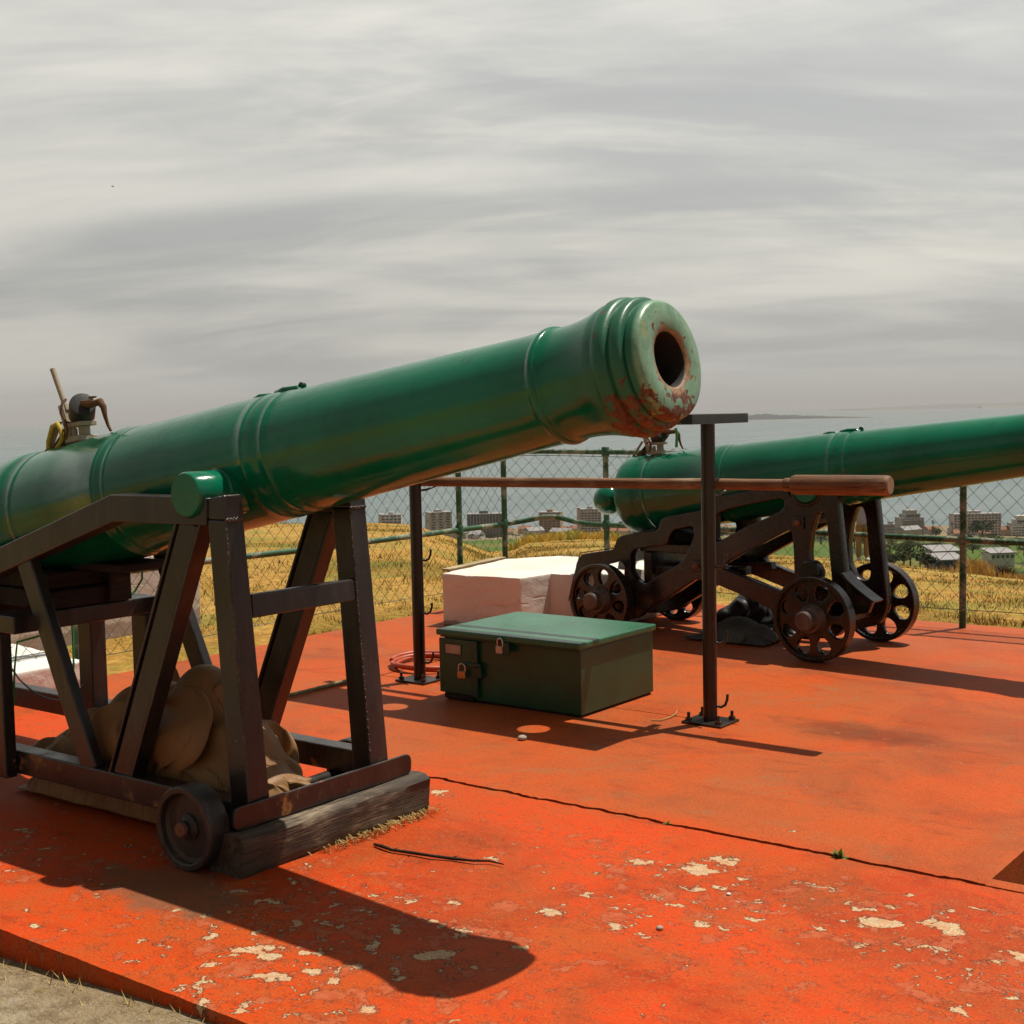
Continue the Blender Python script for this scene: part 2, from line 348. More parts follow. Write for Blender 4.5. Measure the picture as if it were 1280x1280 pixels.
def m_fence():
    n = NT('fence_green_paint'); mid = n.noise(8, 5, .65); fine = n.noise(40, 5, .65)
    base = n.mix(n.ramp(mid, .35, .65), (.020, .075, .030), (.035, .105, .048))
    old = n.ramp(n.noise(5, 6, .7, n.map(loc=(3, 3, 3))), .49, .55)
    base = n.mix(n.math('MULTIPLY', old, .85), base, n.mix(n.ramp(fine, .4, .6), (.17, .20, .13), (.30, .29, .22)))
    ru = n.ramp(n.noise(11, 6, .7), .66, .7); base = n.mix(ru, base, (.16, .09, .03))
    return n.done(base, .5, 0, n.bump(n.math('ADD', mid, fine), .3, .006), .4)
def m_ground():
    n = NT('dry_hill_ground'); c = n.attr('ground'); k = n.noise(.9, 6, .65); k2 = n.noise(7, 6, .7); k3 = n.noise(.05, 6, .7)
    base = n.mix(n.ramp(k2, .34, .66, 0, .8), c, n.mix(1.0, c, (.46, .40, .34), 'MULTIPLY'))
    k4 = n.noise(24, 4, .7, n.map((1, 1, .3))); base = n.mix(n.ramp(k4, .42, .62, 0, .7), base, n.mix(1.0, c, (.45, .42, .36), 'MULTIPLY'))
    base = n.mix(n.ramp(k, .46, .62, 0, .85), base, n.mix(1.0, c, (.42, .62, .5), 'MULTIPLY'))
    base = n.mix(n.ramp(k3, .5, .7, 0, .4), base, n.mix(1.0, c, (.55, .62, .6), 'MULTIPLY'))
    return n.done(base, .95, 0, n.bump(n.math('ADD', k2, k), .8, .05), .1)
def m_yard():
    n = NT('old_concrete_yard'); a = n.noise(2.2, 6, .65); b = n.noise(14, 6, .7); c = n.noise(80, 4, .65)
    base = n.mix(n.ramp(a, .35, .65), (.28, .205, .115), (.40, .33, .225))
    base = n.mix(n.ramp(b, .44, .64, 0, .7), base, (.16, .11, .058))
    base = n.mix(n.ramp(c, .55, .7, 0, .6), base, (.46, .38, .27))
    base = n.mix(n.ramp(n.noise(7, 5, .7, n.map(loc=(4, 8, 1))), .60, .66, 0, .8), base, (.21, .145, .022))
    st = n.ramp(n.voro(9), .22, .14); base = n.mix(n.math('MULTIPLY', st, n.ramp(a, .45, .55)), base, (.42, .37, .30))
    return n.done(base, .95, 0, n.bump(n.math('ADD', n.math('MULTIPLY', b, .9), n.math('MULTIPLY', c, .40)), 1.0, .035), .15)
def m_sea():
    n = NT('sea_water'); v = n.map((1, 1, 1), (0, 0, 0), (0, 0, R(37)))
    w = n.noise(.012, 5, .6, n.map((1, .12, 1), (0, 0, 0), (0, 0, R(-37)))); w2 = n.noise(.0016, 4, .6, n.map((1, .10, 1), (0, 0, 0), (0, 0, R(-37))))
    base = n.mix(n.ramp(w2, .38, .62), (.060, .105, .108), (.080, .122, .120))
    return n.done(base, n.ramp(n.math('ADD', n.math('MULTIPLY', w, .5), n.math('MULTIPLY', w2, .5)), .38, .62, .22, .40), 0, n.bump(n.noise(.06, 5, .65, n.map((1, .3, 1), (0, 0, 0), (0, 0, R(-37)))), .35, 2.0), .5)
def m_attr(name, attr, rough=.85, var=.35, scale=9.0):
    n = NT(name); c = n.attr(attr); k = n.noise(scale, 3, .6)
    return n.done(n.mix(n.ramp(k, .35, .65, 0, var), c, n.mix(1.0, c, (.5, .5, .5), 'MULTIPLY')), rough, 0, None, .2)

M['box'] = m_box()
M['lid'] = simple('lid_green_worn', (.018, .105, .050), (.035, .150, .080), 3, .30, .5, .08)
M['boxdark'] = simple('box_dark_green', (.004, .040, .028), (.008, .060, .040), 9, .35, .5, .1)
M['white'] = m_plinth('whitewashed_plinth', (.74, .68, .60), (.66, .58, .51), (.55, .40, .33))
M['white2'] = m_plinth('whitewashed_block', (.74, .72, .66), (.62, .60, .55), (.36, .35, .32))
M['wall'] = m_plinth('white_boundary_wall', (.60, .52, .50), (.52, .44, .43), (.40, .32, .31))
M['tarp'] = m_canvas('brown_tarpaulin', (.205, .102, .036), (.27, .140, .055), .55)
M['bag'] = m_canvas('grey_black_canvas', (.058, .055, .046), (.10, .095, .080), .8)
M['bagdark'] = m_canvas('black_rubber_sheet', (.012, .011, .010), (.020, .018, .016), .5)
M['fence'] = m_fence()
M['wire'] = simple('galvanised_wire', (.20, .21, .16), (.13, .145, .10), 3, .40, .5, 0, metal=.3)
M['ground'] = m_ground()
M['yard'] = m_yard()
M['sea'] = m_sea()
M['brass'] = simple('worn_brass', (.36, .24, .13), (.46, .33, .20), 20, .35, .5, .1, metal=.85)
M['chrome'] = simple('shackle_steel', (.45, .43, .40), (.55, .53, .50), 20, .25, .5, 0, metal=1)
M['alu'] = simple('weathered_bracket', (.27, .22, .15), (.36, .30, .22), 18, .55, .4, .2)
M['rubber'] = simple('black_rubber', (.018, .017, .017), (.030, .028, .027), 14, .55, .4, .2)
M['rustrope'] = simple('rusty_lanyard', (.085, .040, .018), (.14, .075, .032), 40, .8, .2, .4)
M['yellow'] = simple('yellow_rope', (.42, .30, .03), (.50, .40, .08), 40, .7, .3, .3)
M['green_wire'] = simple('green_cable', (.03, .26, .05), (.05, .34, .08), 20, .45, .5, 0)
M['blk_wire'] = simple('black_cable', (.012, .012, .012), (.02, .02, .02), 20, .5, .4, 0)
M['olive_cable'] = simple('olive_cable', (.17, .16, .07), (.25, .24, .12), 30, .6, .3, .2)
M['hose'] = simple('red_hose', (.34, .045, .014), (.45, .085, .03), 9, .45, .5, .1)
M['twig'] = simple('twig_bark', (.020, .011, .007), (.045, .024, .012), 30, .8, .2, .4)
M['leaf'] = simple('weed_leaf', (.12, .15, .02), (.20, .19, .04), 9, .7, .3, 0)
M['straw'] = simple('dry_straw', (.36, .25, .085), (.50, .38, .16), 9, .8, .2, 0)
M['blade'] = m_attr('dry_grass_blade', 'tint', .85, .25, .6)
M['foliage'] = m_attr('tree_foliage', 'tint', .8, .3, .3)
M['bark'] = simple('tree_bark', (.06, .045, .03), (.09, .07, .05), 4, .9, .2, 0)
M['label'] = simple('bare_label_metal', (.42, .25, .17), (.52, .36, .27), 14, .5, .4, .15)
M['plank_pale'] = m_wood('weathered_plank', (.30, .23, .12), (.40, .31, .17), (.48, .40, .25), 'x')  # pale weathered wood of the plank and its stands
M['stone'] = simple('loose_stone', (.30, .26, .21), (.42, .38, .32), 20, .9, .2, .5)
M['pebble'] = simple('white_pebble', (.62, .60, .56), (.7, .68, .64), 20, .8, .2, .2)

# ----------------------------------------------------------------------------------------------
# camera, sun, sky
# ----------------------------------------------------------------------------------------------
cam = bpy.data.cameras.new('camera'); co = bpy.data.objects.new('camera', cam); COL.objects.link(co); scene.camera = co
cam.sensor_width = 36.0; cam.lens = 36.0 * F / 1280; cam.clip_start = .05; cam.clip_end = 200000
co.matrix_world = Matrix(((RT[0], UP[0], -FW[0], EYE[0]), (RT[1], UP[1], -FW[1], EYE[1]), (RT[2], UP[2], -FW[2], EYE[2]), (0, 0, 0, 1)))
SUNV = _w(np.array([-.33, -.205, -1.0])); SUNV /= np.linalg.norm(SUNV)
sl = bpy.data.lights.new('sun', 'SUN'); sl.energy = 4.7; sl.angle = R(.53); sl.color = (1.0, .93, .82)
so = bpy.data.objects.new('sun', sl); COL.objects.link(so); so.rotation_mode = 'QUATERNION'
so.rotation_quaternion = Vector((0, 0, -1)).rotation_difference(Vector(SUNV)); so.location = (0, 0, 30)
s_el = math.asin(-SUNV[2]); s_az = math.atan2(-SUNV[0], -SUNV[1])      # from +y towards +x

def build_world():
    w = bpy.data.worlds.new('World'); scene.world = w; w.use_nodes = True
    t = w.node_tree; N = t.nodes; L = t.links
    bg = N['Background']; bg.inputs['Strength'].default_value = .1
    sky = N.new('ShaderNodeTexSky'); sky.sky_type = 'NISHITA'; sky.sun_disc = False
    sky.sun_elevation = s_el; sky.sun_rotation = s_az; sky.altitude = 140; sky.air_density = 1.2; sky.dust_density = 3.0
    tc = N.new('ShaderNodeTexCoord'); rot = N.new('ShaderNodeMapping'); rot.vector_type = 'POINT'
    rot.inputs['Rotation'].default_value = (0, 0, math.atan2(FH[0], FH[1])); L.new(tc.outputs['Generated'], rot.inputs[0])
    sep = N.new('ShaderNodeSeparateXYZ'); L.new(rot.outputs[0], sep.inputs[0])
    def m(op, a, b=0.0, clamp=False):
        n = N.new('ShaderNodeMath'); n.operation = op; n.use_clamp = clamp
        for i, v in ((0, a), (1, b)):
            if isinstance(v, bpy.types.NodeSocket): L.new(v, n.inputs[i])
            else: n.inputs[i].default_value = v
        return n.outputs[0]
    z = m('MAXIMUM', sep.outputs[2], 0.0); zz = m('ADD', z, .24)
    cu = N.new('ShaderNodeCombineXYZ'); L.new(m('DIVIDE', sep.outputs[0], zz), cu.inputs[0]); L.new(m('DIVIDE', sep.outputs[1], zz), cu.inputs[1])
    def noise(scale, sx, sy, detail, rough, dist, loc, rz=0):
        mp = N.new('ShaderNodeMapping'); mp.inputs['Scale'].default_value = (sx, sy, 1); mp.inputs['Location'].default_value = loc; mp.inputs['Rotation'].default_value = (0, 0, rz); L.new(cu.outputs[0], mp.inputs[0])
        n = N.new('ShaderNodeTexNoise'); n.inputs['Scale'].default_value = scale; n.inputs['Detail'].default_value = detail; n.inputs['Roughness'].default_value = rough; n.inputs['Distortion'].default_value = dist
        L.new(mp.outputs[0], n.inputs['Vector']); return n.outputs['Fac']
    def ramp(v, a, b, c=0.0, d=1.0):
        n = N.new('ShaderNodeMapRange'); n.interpolation_type = 'SMOOTHSTEP'
        L.new(v, n.inputs[0]); n.inputs[1].default_value = a; n.inputs[2].default_value = b; n.inputs[3].default_value = c; n.inputs[4].default_value = d; return n.outputs[0]
    def mix(f, a, b):
        n = N.new('ShaderNodeMix'); n.data_type = 'RGBA'
        for i, v in ((0, f), (6, a), (7, b)):
            if isinstance(v, bpy.types.NodeSocket): L.new(v, n.inputs[i])
            elif isinstance(v, tuple): n.inputs[i].default_value = (*v, 1)
            else: n.inputs[i].default_value = v
        return n.outputs[2]
    n1 = noise(.75, .60, 1.25, 8, .54, .6, (1.3, .2, 0), R(20)); n2 = noise(1.9, .50, 1.4, 9, .60, .6, (4.1, 2.7, 0), R(24)); n3 = noise(.28, .8, 1.0, 3, .5, .2, (9, 4, 0))
    f = m('ADD', m('MULTIPLY', n1, .55), m('ADD', m('MULTIPLY', n2, .33), m('MULTIPLY', n3, .12)))
    # brightness of the layer of cloud: (values are x0.1)
    cloud = mix(ramp(f, .42, .585), (4.15, 4.18, 4.05), (6.7, 6.50, 5.85))
    wisp = ramp(noise(1.8, .45, 1.5, 7, .58, .9, (2.2, 7.7, 0), R(14)), .54, .72)
    dark = ramp(noise(1.5, .55, 1.7, 7, .60, .7, (6.2, 1.1, 0), R(26)), .55, .70)
    cloud = mix(m('MULTIPLY', dark, .50), cloud, (3.70, 3.74, 3.68))
    cloud = mix(m('MULTIPLY', wisp, .34), cloud, (8.2, 7.7, 6.4))
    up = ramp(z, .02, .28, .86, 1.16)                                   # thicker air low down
    up = m('MULTIPLY', up, m('MULTIPLY', m('MULTIPLY', ramp(sep.outputs[0], -.42, .5, .93, 1.10), ramp(sep.outputs[1], -.3, .75, .34, 1.0)), ramp(z, .32, .85, 1.0, .55)))   # unseen sky overhead and behind the camera dimmed to deepen the shadows
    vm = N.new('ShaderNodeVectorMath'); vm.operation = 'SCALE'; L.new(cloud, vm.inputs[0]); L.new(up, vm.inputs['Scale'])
    gap = ramp(f, .36, .66, .93, .985)
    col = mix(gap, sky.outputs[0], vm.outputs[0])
    low = ramp(z, .0, .055, 1.0, 0.0)
    col = mix(m('MULTIPLY', low, .75), col, (4.0, 4.02, 3.92))
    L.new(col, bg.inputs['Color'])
build_world()
scene.view_settings.view_transform = 'Standard'; scene.view_settings.look = 'None'; scene.view_settings.exposure = 0.2; scene.view_settings.gamma = 1.0
# ----------------------------------------------------------------------------------------------
# ground: slab, yard, hill, sea, far land
# ----------------------------------------------------------------------------------------------
def jag(x, seed, amp): return (noise.noise((x*7.0, 3, 0)) * .5 + noise.noise((x*19.0, 3, 3)) * .3 + noise.noise((x*52.0, seed, 3)) * .25) * amp
def sheet(name, x0, x1, y0, y1, z, jag0=0, jag1=0, nx=None, skirt=0.0, m=None):
    """a slab bay: flat top with a slightly ragged edge on the y0 / y1 sides, and side faces going down"""
    nx = nx or max(2, int((x1-x0)/.02)); vs = []; fs = []
    for i in range(nx+1):
        x = x0 + (x1-x0)*i/nx
        vs.append((x, y0 + (jag(x, 3, jag0) if jag0 else 0), z)); vs.append((x, y1 + (jag(x, 8, jag1) if jag1 else 0), z))
    for i in range(nx): fs.append((2*i, 2*i+2, 2*i+3, 2*i+1))
    n = len(vs); k = skirt
    for i in range(nx+1): vs += [(vs[2*i][0], vs[2*i][1], z-k), (vs[2*i+1][0], vs[2*i+1][1], z-k)]
    for i in range(nx):
        fs.append((2*i, n+2*i, n+2*i+2, 2*i+2)); fs.append((2*i+1, 2*i+3, n+2*i+3, n+2*i+1))
    fs.append((0, 1, n+1, n)); fs.append((2*nx, n+2*nx, n+2*nx+1, 2*nx+1))
    b = MB(); b.add(vs, fs); o = b.build(name, m or M['slab'], smooth=0, fix=True)
    return tag(o, kind='structure')
SX0, SX1, SY0, SY1 = -3.14, 7.0, -.65, 5.82
M['crack'] = simple('joint_dirt', (.028, .014, .008), (.055, .028, .014), 30, .95, .1, .3)
# front bay, middle bays, far bays, with open joints between
sheet('slab', SX0-1.2, SX1, SY0, 1.186, 0, .006, .030, None, .16)
sheet('slab', -1.845, .30, 1.209, 2.600, 0, .034, .006, None, .16)
sheet('slab', .30, 1.845, 1.209, 2.608, 0, .034, 0, None, .16)
sheet('slab', -1.845, .30, 2.608, SY1, 0, .006, .02, None, .16)
sheet('slab', .30, SX1, 2.608, SY1, 0, 0, .02, None, .16)
sheet('slab', SX0, -1.856, 1.200, SY1, 0, .008, .02, None, .16)
sheet('slab', 4.2, SX1, 1.200, 2.608, 0, .008, .004, None, .16)
sheet('slab', 1.845, 4.2, 1.200, 1.262, 0, .008, .002, None, .16)
sheet('slab', 1.845, 4.2, 1.27, 2.608, -.26, 0, 0, 2, .02)
b = MB(); b.box(SX0-1.2, SX1+.01, SY0+.03, SY1-.03, -.30, -.155); tag(b.build('slab_base', M['crack'], smooth=0), kind='structure')
b = MB(); b.box(SX0, 1.83, 1.165, 1.225, -.06, -.012); b.box(-1.87, -1.83, 1.19, SY1-.05, -.06, -.012); b.box(-1.83, SX1-.02, 2.59, 2.62, -.05, -.014); tag(b.build('joint_dirt', M['crack'], smooth=0), kind='structure')

def rect_dist(x, y):
    dx = np.maximum(np.maximum(SX0 - x, x - SX1), 0); dy = np.maximum(np.maximum(SY0 - y, y - SY1), 0); return np.hypot(dx, dy)
CX = np.array([-900, 0, 455, 512, 540, 577, 610, 640, 655, 700, 750, 790, 830, 1000, 1110, 1170, 1203, 1240, 1280, 1900.])
CY = np.array([655, 648, 652, 655, 664, 677, 690, 690, 681, 676, 675, 680, 690, 692, 697, 704, 706, 710, 714, 716.])
CR = np.array([30, 30, 28, 28, 28, 32, 40, 55, 62, 66, 66, 62, 48, 38, 36, 36, 36, 36, 36, 36.])
GR = np.array([0, 60, 150, 400, 800, 1300, 1500, 1620, 1700, 2200.]); GZ = -np.array([0, 8.4, 18.5, 47.5, 83, 121.0, 134.5, 140.0, 146, 160.]) + 1.4
def ground_z(pxs, rs):
    """height of the hill for picture column pxs (direction from the eye) and level distance rs"""
    cy = np.interp(pxs, CX, CY); cr = np.interp(pxs, CX, CR)
    zc = 1.4 - cr * (cy - (515 - .02*(pxs-640))) / F
    rb = 9.5; t = np.clip((rs - rb) / (cr - rb), 0, 1)
    near = -.07 + (zc + .07) * (t**1.15)
    beyond = np.maximum(zc - .30 * (rs - cr) - .004*(rs-cr)**1.5, np.interp(rs, GR, GZ))
    k = np.clip((rs - cr) / 8, 0, 1)
    return np.where(rs <= cr, near, np.minimum(near, beyond))
def build_hill():
    az = np.concatenate([np.linspace(-180, -34, 40)[:-1], np.linspace(-34, 34, 300), np.linspace(34, 180, 40)[1:-1]])
    rs = np.concatenate([np.linspace(2.0, 12, 16), np.linspace(12.6, 70, 80), np.geomspace(72, 2200, 110)])
    AZ, RS = np.meshgrid(np.radians(az), rs, indexing='ij')
    azc = np.clip(AZ, -R(40), R(40)); pxs = 640 + F*np.tan(azc)
    X = EYE[0] + RS*(np.cos(AZ)*FH[0] + np.sin(AZ)*RH[0]); Y = EYE[1] + RS*(np.cos(AZ)*FH[1] + np.sin(AZ)*RH[1])
    Z = ground_z(pxs, RS)
    d = rect_dist(X, Y)
    back = (Y < SY1 - 1.5) & (X > SX0 - .0) & (RS < 40)
    Z = np.where(back, -.34, Z); Z = np.where(d < .02, -.34, Z)
    nz = np.array([noise.fractal((x*.35, y*.35, 0), .6, 2.0, 4) for x, y in zip(X.ravel(), Y.ravel())]).reshape(X.shape)
    amp = np.clip((RS-10)/20, 0, 1) * .05 + np.clip((RS-75)/400, 0, 1) * 1.2
    Z = Z + np.where(d > .3, nz*amp, 0)
    na, nr = X.shape
    vs = np.stack([X, Y, Z], -1).reshape(-1, 3)
    idx = np.arange(na*nr).reshape(na, nr); nxt = np.roll(idx, -1, axis=0)
    fs = np.stack([idx[:, :-1], idx[:, 1:], nxt[:, 1:], nxt[:, :-1]], -1).reshape(-1, 4)
    me = bpy.data.meshes.new('hill'); me.from_pydata(vs.tolist(), [], fs.tolist()); me.update()
    me.polygons.foreach_set('use_smooth', [True]*len(me.polygons))
    # what grows where: dry grass near, watered green and scrub lower down, sandy town ground by the sea
    gold = np.array([.48, .255, .048]); straw = np.array([.55, .35, .10]); olive = np.array([.21, .18, .035]); green = np.array([.105, .155, .036]); scrub = np.array([.050, .065, .022]); sand = np.array([.33, .25, .16])
    c = np.empty((na, nr, 3)); n2 = np.array([noise.fractal((x*.006, y*.006, 5), .7, 2.0, 4) for x, y in zip(X.ravel(), Y.ravel())]).reshape(X.shape)
    t = np.clip(.5 + nz*.45, 0, 1)[..., None]; c[:] = gold*(1-t) + straw*t
    t = np.clip((-nz - .25)*3, 0, .6)[..., None]; c = c*(1-t) + olive*t
    t = np.clip((RS - 70)/40, 0, 1)[..., None]; mid = np.where(n2[..., None] > .05, scrub, np.where(n2[..., None] > -.12, green, np.array([.20, .19, .05]))); c = c*(1-t) + mid*t
    lawn = ((pxs > 540) & (pxs < 820) & (RS > 640) & (RS < 1180)) | ((pxs > 1100) & (RS > 520) & (RS < 900)) | ((pxs > 860) & (pxs < 1060) & (RS > 500) & (RS < 1000))
    lawn = lawn & (n2 > -.35)
    c = np.where(lawn[..., None], green*np.array([1.05, 1.1, .9]), c)
    t = np.clip((RS - 1180)/60, 0, 1)[..., None]; c = c*(1-t) + sand*t
    at = me.color_attributes.new('ground', 'FLOAT_COLOR', 'POINT')
    at.data.foreach_set('color', np.concatenate([c.reshape(-1, 3), np.ones((na*nr, 1))], 1).astype(np.float32).ravel())
    o = link('hill', me, M['ground'], smooth=0); me.polygons.foreach_set('use_smooth', [True]*len(me.polygons))
    return tag(o, kind='structure')
build_hill()
# the lower yard in front of the slab
b = MB(); n = 60
vs = []; fs = []
for i in range(n+1):
    for j in range(14):
        x = -4.4 + 9.5*i/n; y = -.60 - 2.6*j/13
        vs.append((x, y, -.082 + .050*max(0, min(1, (x+.27)/.75)) + .006*noise.noise((x*6, y*6, 2)) - .0))
for i in range(n):
    for j in range(13): fs.append((i*14+j, (i+1)*14+j, (i+1)*14+j+1, i*14+j+1))
b.add(vs, fs); yo = b.build('yard_ground', M['yard'], smooth=0); yo.data.polygons.foreach_set('use_smooth', [True]*len(yo.data.polygons)); tag(yo, kind='structure')
b = MB(); b.add([(-70000, -70000, -139.5), (70000, -70000, -139.5), (70000, 70000, -139.5), (-70000, 70000, -139.5)], [(0, 1, 2, 3)])
tag(b.build('sea', M['sea'], smooth=0), kind='structure')
M['island'] = simple('island_scrub', (.012, .018, .020), (.025, .03, .03), .01, .9, .1, 0)
M['farland'] = simple('far_hills', (.10, .11, .10), (.14, .14, .12), .001, .95, .1, 0)
M['sandb'] = simple('far_beach_sand', (.22, .20, .16), (.28, .25, .2), .01, .95, .1, 0)
def ridge(name, x0, x1, depth, prof, thick, m, zb=-139.5):
    """low land rising from the sea, seen from the side: prof(t) -> height"""
    n = 90; vs = []; fs = []
    for i in range(n+1):
        t = i/n; x = x0 + (x1-x0)*t; p = far(x, yhor(x), depth); h = prof(t)
        for k, (dd, hh) in enumerate(((-.5, -1), (-.25, .55), (0, 1), (.3, .6), (.5, -1))):
            q = p + FH*thick*dd; vs.append((q[0], q[1], zb + (hh*h if hh > 0 else -2)))
    for i in range(n):
        for k in range(4): fs.append((i*5+k, (i+1)*5+k, (i+1)*5+k+1, i*5+k+1))
    b = MB(); b.add(vs, fs); o = b.build(name, m, smooth=60); return tag(o, kind='structure')
def isl(t):
    e = min(1, t*9) * min(1, (1-t)*1.6)**.8
    return max(1.0, e*(52 + 24*noise.noise((t*7, 1, 0)) + 12*noise.noise((t*40, 2, 0))) * (1.0 if t < .75 else .75))
ridge('island', 885, 1081, 15500, isl, 1500, M['island'])
ridge('island_shore', 925, 1076, 14400, lambda t: 5 if .05 < t < .9 else 3, 250, M['sandb'])
ridge('far_hills', 1060, 1900, 38000, lambda t: 30 + 215*min(1, t*2.0)**.8 + 60*noise.noise((t*6, 4, 0)) + 18*noise.noise((t*30, 4, 2)), 6000, M['farland'])
ridge('far_beach', 1225, 1900, 34000, lambda t: 46 + 18*noise.noise((t*9, 7, 0)), 500, M['sandb'])
# ----------------------------------------------------------------------------------------------
# gun barrels (local x along the bore; origin on the axis above the trunnions)
# ----------------------------------------------------------------------------------------------
LM = 1.596                                            # trunnions to muzzle face
def barrel_profile():
    P = []
    def p(t, r): P.append((LM - t, r))
    p(.55, .0); p(.55, .070); p(.014, .0720); p(.006, .0755); p(.000, .084)                        # bore, bevelled mouth
    p(-.001, .120); p(.000, .150); p(.003, .1555); p(.009, .1600); p(.020, .1630); p(.036, .1645)       # muzzle face and rounded lip
    p(.039, .1610); p(.043, .1610); p(.046, .1745); p(.052, .1790); p(.066, .1815); p(.078, .1800); p(.081, .1765); p(.086, .1765); p(.089, .1850)
    p(.097, .1890); p(.108, .1912); p(.120, .1905); p(.130, .1870); p(.133, .1830); p(.138, .1822)
    for i in range(9):
        s = i/8; p(.150 + .150*s, .1825 - .0245*(1-(1-s)**2.0))
    p(.325, .1583); p(.329, .1610); p(.333, .1615); p(.337, .1610); p(.340, .1655); p(.350, .1680); p(.360, .1655); p(.363, .1615); p(.370, .1605)
    p(.44, .161); p(.90, .180); p(1.36, .199)
    def ring(t, r, up=.004, w=.012): p(t-w, r); p(t-w*.6, r+up*.75); p(t, r+up); p(t+w*.6, r+up*.75); p(t+w, r)
    ring(1.400, .2005, .0022, .007); p(1.425, .2020); p(1.44, .2050); p(1.452, .2068); p(1.475, .2072); ring(1.492, .2074, .0022, .006); p(1.53, .2095)
    p(1.9, .221); p(2.18, .2295); ring(2.195, .2298, .002, .006); p(2.215, .2318); p(2.228, .2352); p(2.240, .2365); ring(2.258, .2368, .0018, .005)
    p(2.55, .2420); p(2.74, .2440); ring(2.765, .2440, .002, .006); p(2.79, .2445)
    p(2.835, .2455); p(2.845, .250); p(2.87, .2535); p(2.93, .2545); p(2.965, .2525); p(2.975, .247); p(2.985, .236)
    for a, r in ((3.00, .222), (3.02, .195), (3.04, .150), (3.055, .110), (3.065, .088), (3.085, .066), (3.105, .060), (3.12, .066)): p(a, r)
    for i in range(11):
        a = math.pi*(.12 + .88*i/10); p(3.215 - .100*math.cos(a), max(.100*math.sin(a), .0001))
    return P
bmesh_b = MB(); bmesh_b.lathe(barrel_profile(), 96)
me_barrel = bmesh_b.mesh('barrel')
bm = bmesh.new(); bm.from_mesh(me_barrel)             # soot-black faces of the bore
me_barrel.materials.append(M['gun']); me_barrel.materials.append(M['bore'])
for f in bm.faces:
    c = f.calc_center_median()
    if c.x > LM - .60 and math.hypot(c.y, c.z) < .0745: f.material_index = 1
bm.to_mesh(me_barrel); bm.free()
me_barrel.polygons.foreach_set('use_smooth', [True]*len(me_barrel.polygons)); me_barrel.set_sharp_from_angle(angle=R(50))
TR_DROP = .094
def make_trunnion(parent, s, flush):
    b = MB(); d = TR_DROP
    b.lathe([(.10*s, .078), (.222*s, .078), (.228*s, .0725), (flush*s - .006*s, .0725), (flush*s, .068), (flush*s, .0001)], 40, 'y', (-.012, 0, -d))
    return b.build('trunnion', M['gun'], parent, 40)
def make_barrel(parent, loc, elev, flush):
    o = bpy.data.objects.new('barrel', me_barrel); COL.objects.link(o); o.parent = parent; o.location = loc; o.rotation_euler = (0, -R(elev), 0)
    make_trunnion(o, -1, flush); make_trunnion(o, 1, flush)
    b = MB()                                          # worn casting (lifting loops cut away) along the top
    for k, (x0, x1) in enumerate(((-.02, .07), (.085, .20), (.215, .235))):
        r = .2085; b.tube([(x0, .02, r-.006), (x0+.012, 0, r+.001), ((x0+x1)/2, -.01, r+.003), (x1-.01, .008, r-.001), (x1, 0, r-.010)], [.006, .010, .010, .010, .005], 8)
    b.build('top_casting', M['gun'], o, 60)
    return o

# ----------------------------------------------------------------------------------------------
# the near gun on its welded steel carriage
# ----------------------------------------------------------------------------------------------
g1 = thing('cannon', 'long green cannon on a black welded steel frame carriage, muzzle raised in the foreground', 'cannon', (0, 0, 0), 0, 'saluting cannons')
ELEV1 = 10.0
make_barrel(g1, (-.305, .432, 1.2544), ELEV1, .352)
st = M['steel']
YN0, YN1, YF0, YF1 = .097, .170, .690, .763            # near and far side frames
# front posts lean back a little
def post(y0, y1):
    b = MB(); zb, zt = .131, 1.082
    lo = [(-.150, y0, zb), (-.062, y0, zb), (-.062, y1, zb), (-.150, y1, zb)]
    hi = [(-.219, y0+.002, zt), (-.132, y0+.002, zt), (-.132, y1-.012, zt), (-.219, y1-.012, zt)]
    b.hexa(lo, hi); o = b.build('front_post', st, g1, 0, .006)
    c = MB(); c.hexa([(-.215, y0+.001, 1.084), (-.130, y0+.001, 1.084), (-.130, y1-.010, 1.084), (-.215, y1-.010, 1.084)], [(-.213, y0+.003, 1.150), (-.138, y0+.003, 1.162), (-.138, y1-.012, 1.162), (-.213, y1-.012, 1.150)])
    c.build('post_cap', st, o, 0, .007, 3)
    w = MB()
    for k in range(15):                                # weld beads
        t = k/14; w.add(*ball((-.132 - .001, y0 + .006 + (y1-y0-.022)*t, 1.083 + .003*math.sin(k*2.3)), .0065, 6, 4))
    for k in range(120):
        t = k/119; w.add(*ball((-.0695 - .0645*t + .0012*math.sin(k*2.9), y0 + .002*t + .0015 + .001*math.sin(k*1.3), .24 + .84*t), .0028 + .0014*math.sin(k*1.7), 5, 3, 1.8))
    w.build('weld_bead', st, o, 60)
    return o
def ball(c, r, n=10, m=6, sz=1.0):
    vs = [(c[0], c[1], c[2]+r*sz)]; fs = []
    for i in range(1, m):
        a = math.pi*i/m
        for j in range(n): vs.append((c[0]+r*math.sin(a)*math.cos(2*math.pi*j/n), c[1]+r*math.sin(a)*math.sin(2*math.pi*j/n), c[2]+r*sz*math.cos(a)))
    vs.append((c[0], c[1], c[2]-r*sz))
    for j in range(n): fs.append((0, 1+j, 1+(j+1) % n)); fs.append((len(vs)-1, len(vs)-1-n+(j+1) % n, len(vs)-1-n+j))
    for i in range(m-2):
        for j in range(n): fs.append((1+i*n+j, 1+(i+1)*n+j, 1+(i+1)*n+(j+1) % n, 1+i*n+(j+1) % n))
    return vs, fs
post(.096, .184); post(.644, .736)
b = MB(); b.prism(fillet([(.018, .132), (.834, .132), (.834, .206), (.018, .206)], .03, 4), 0, .012)
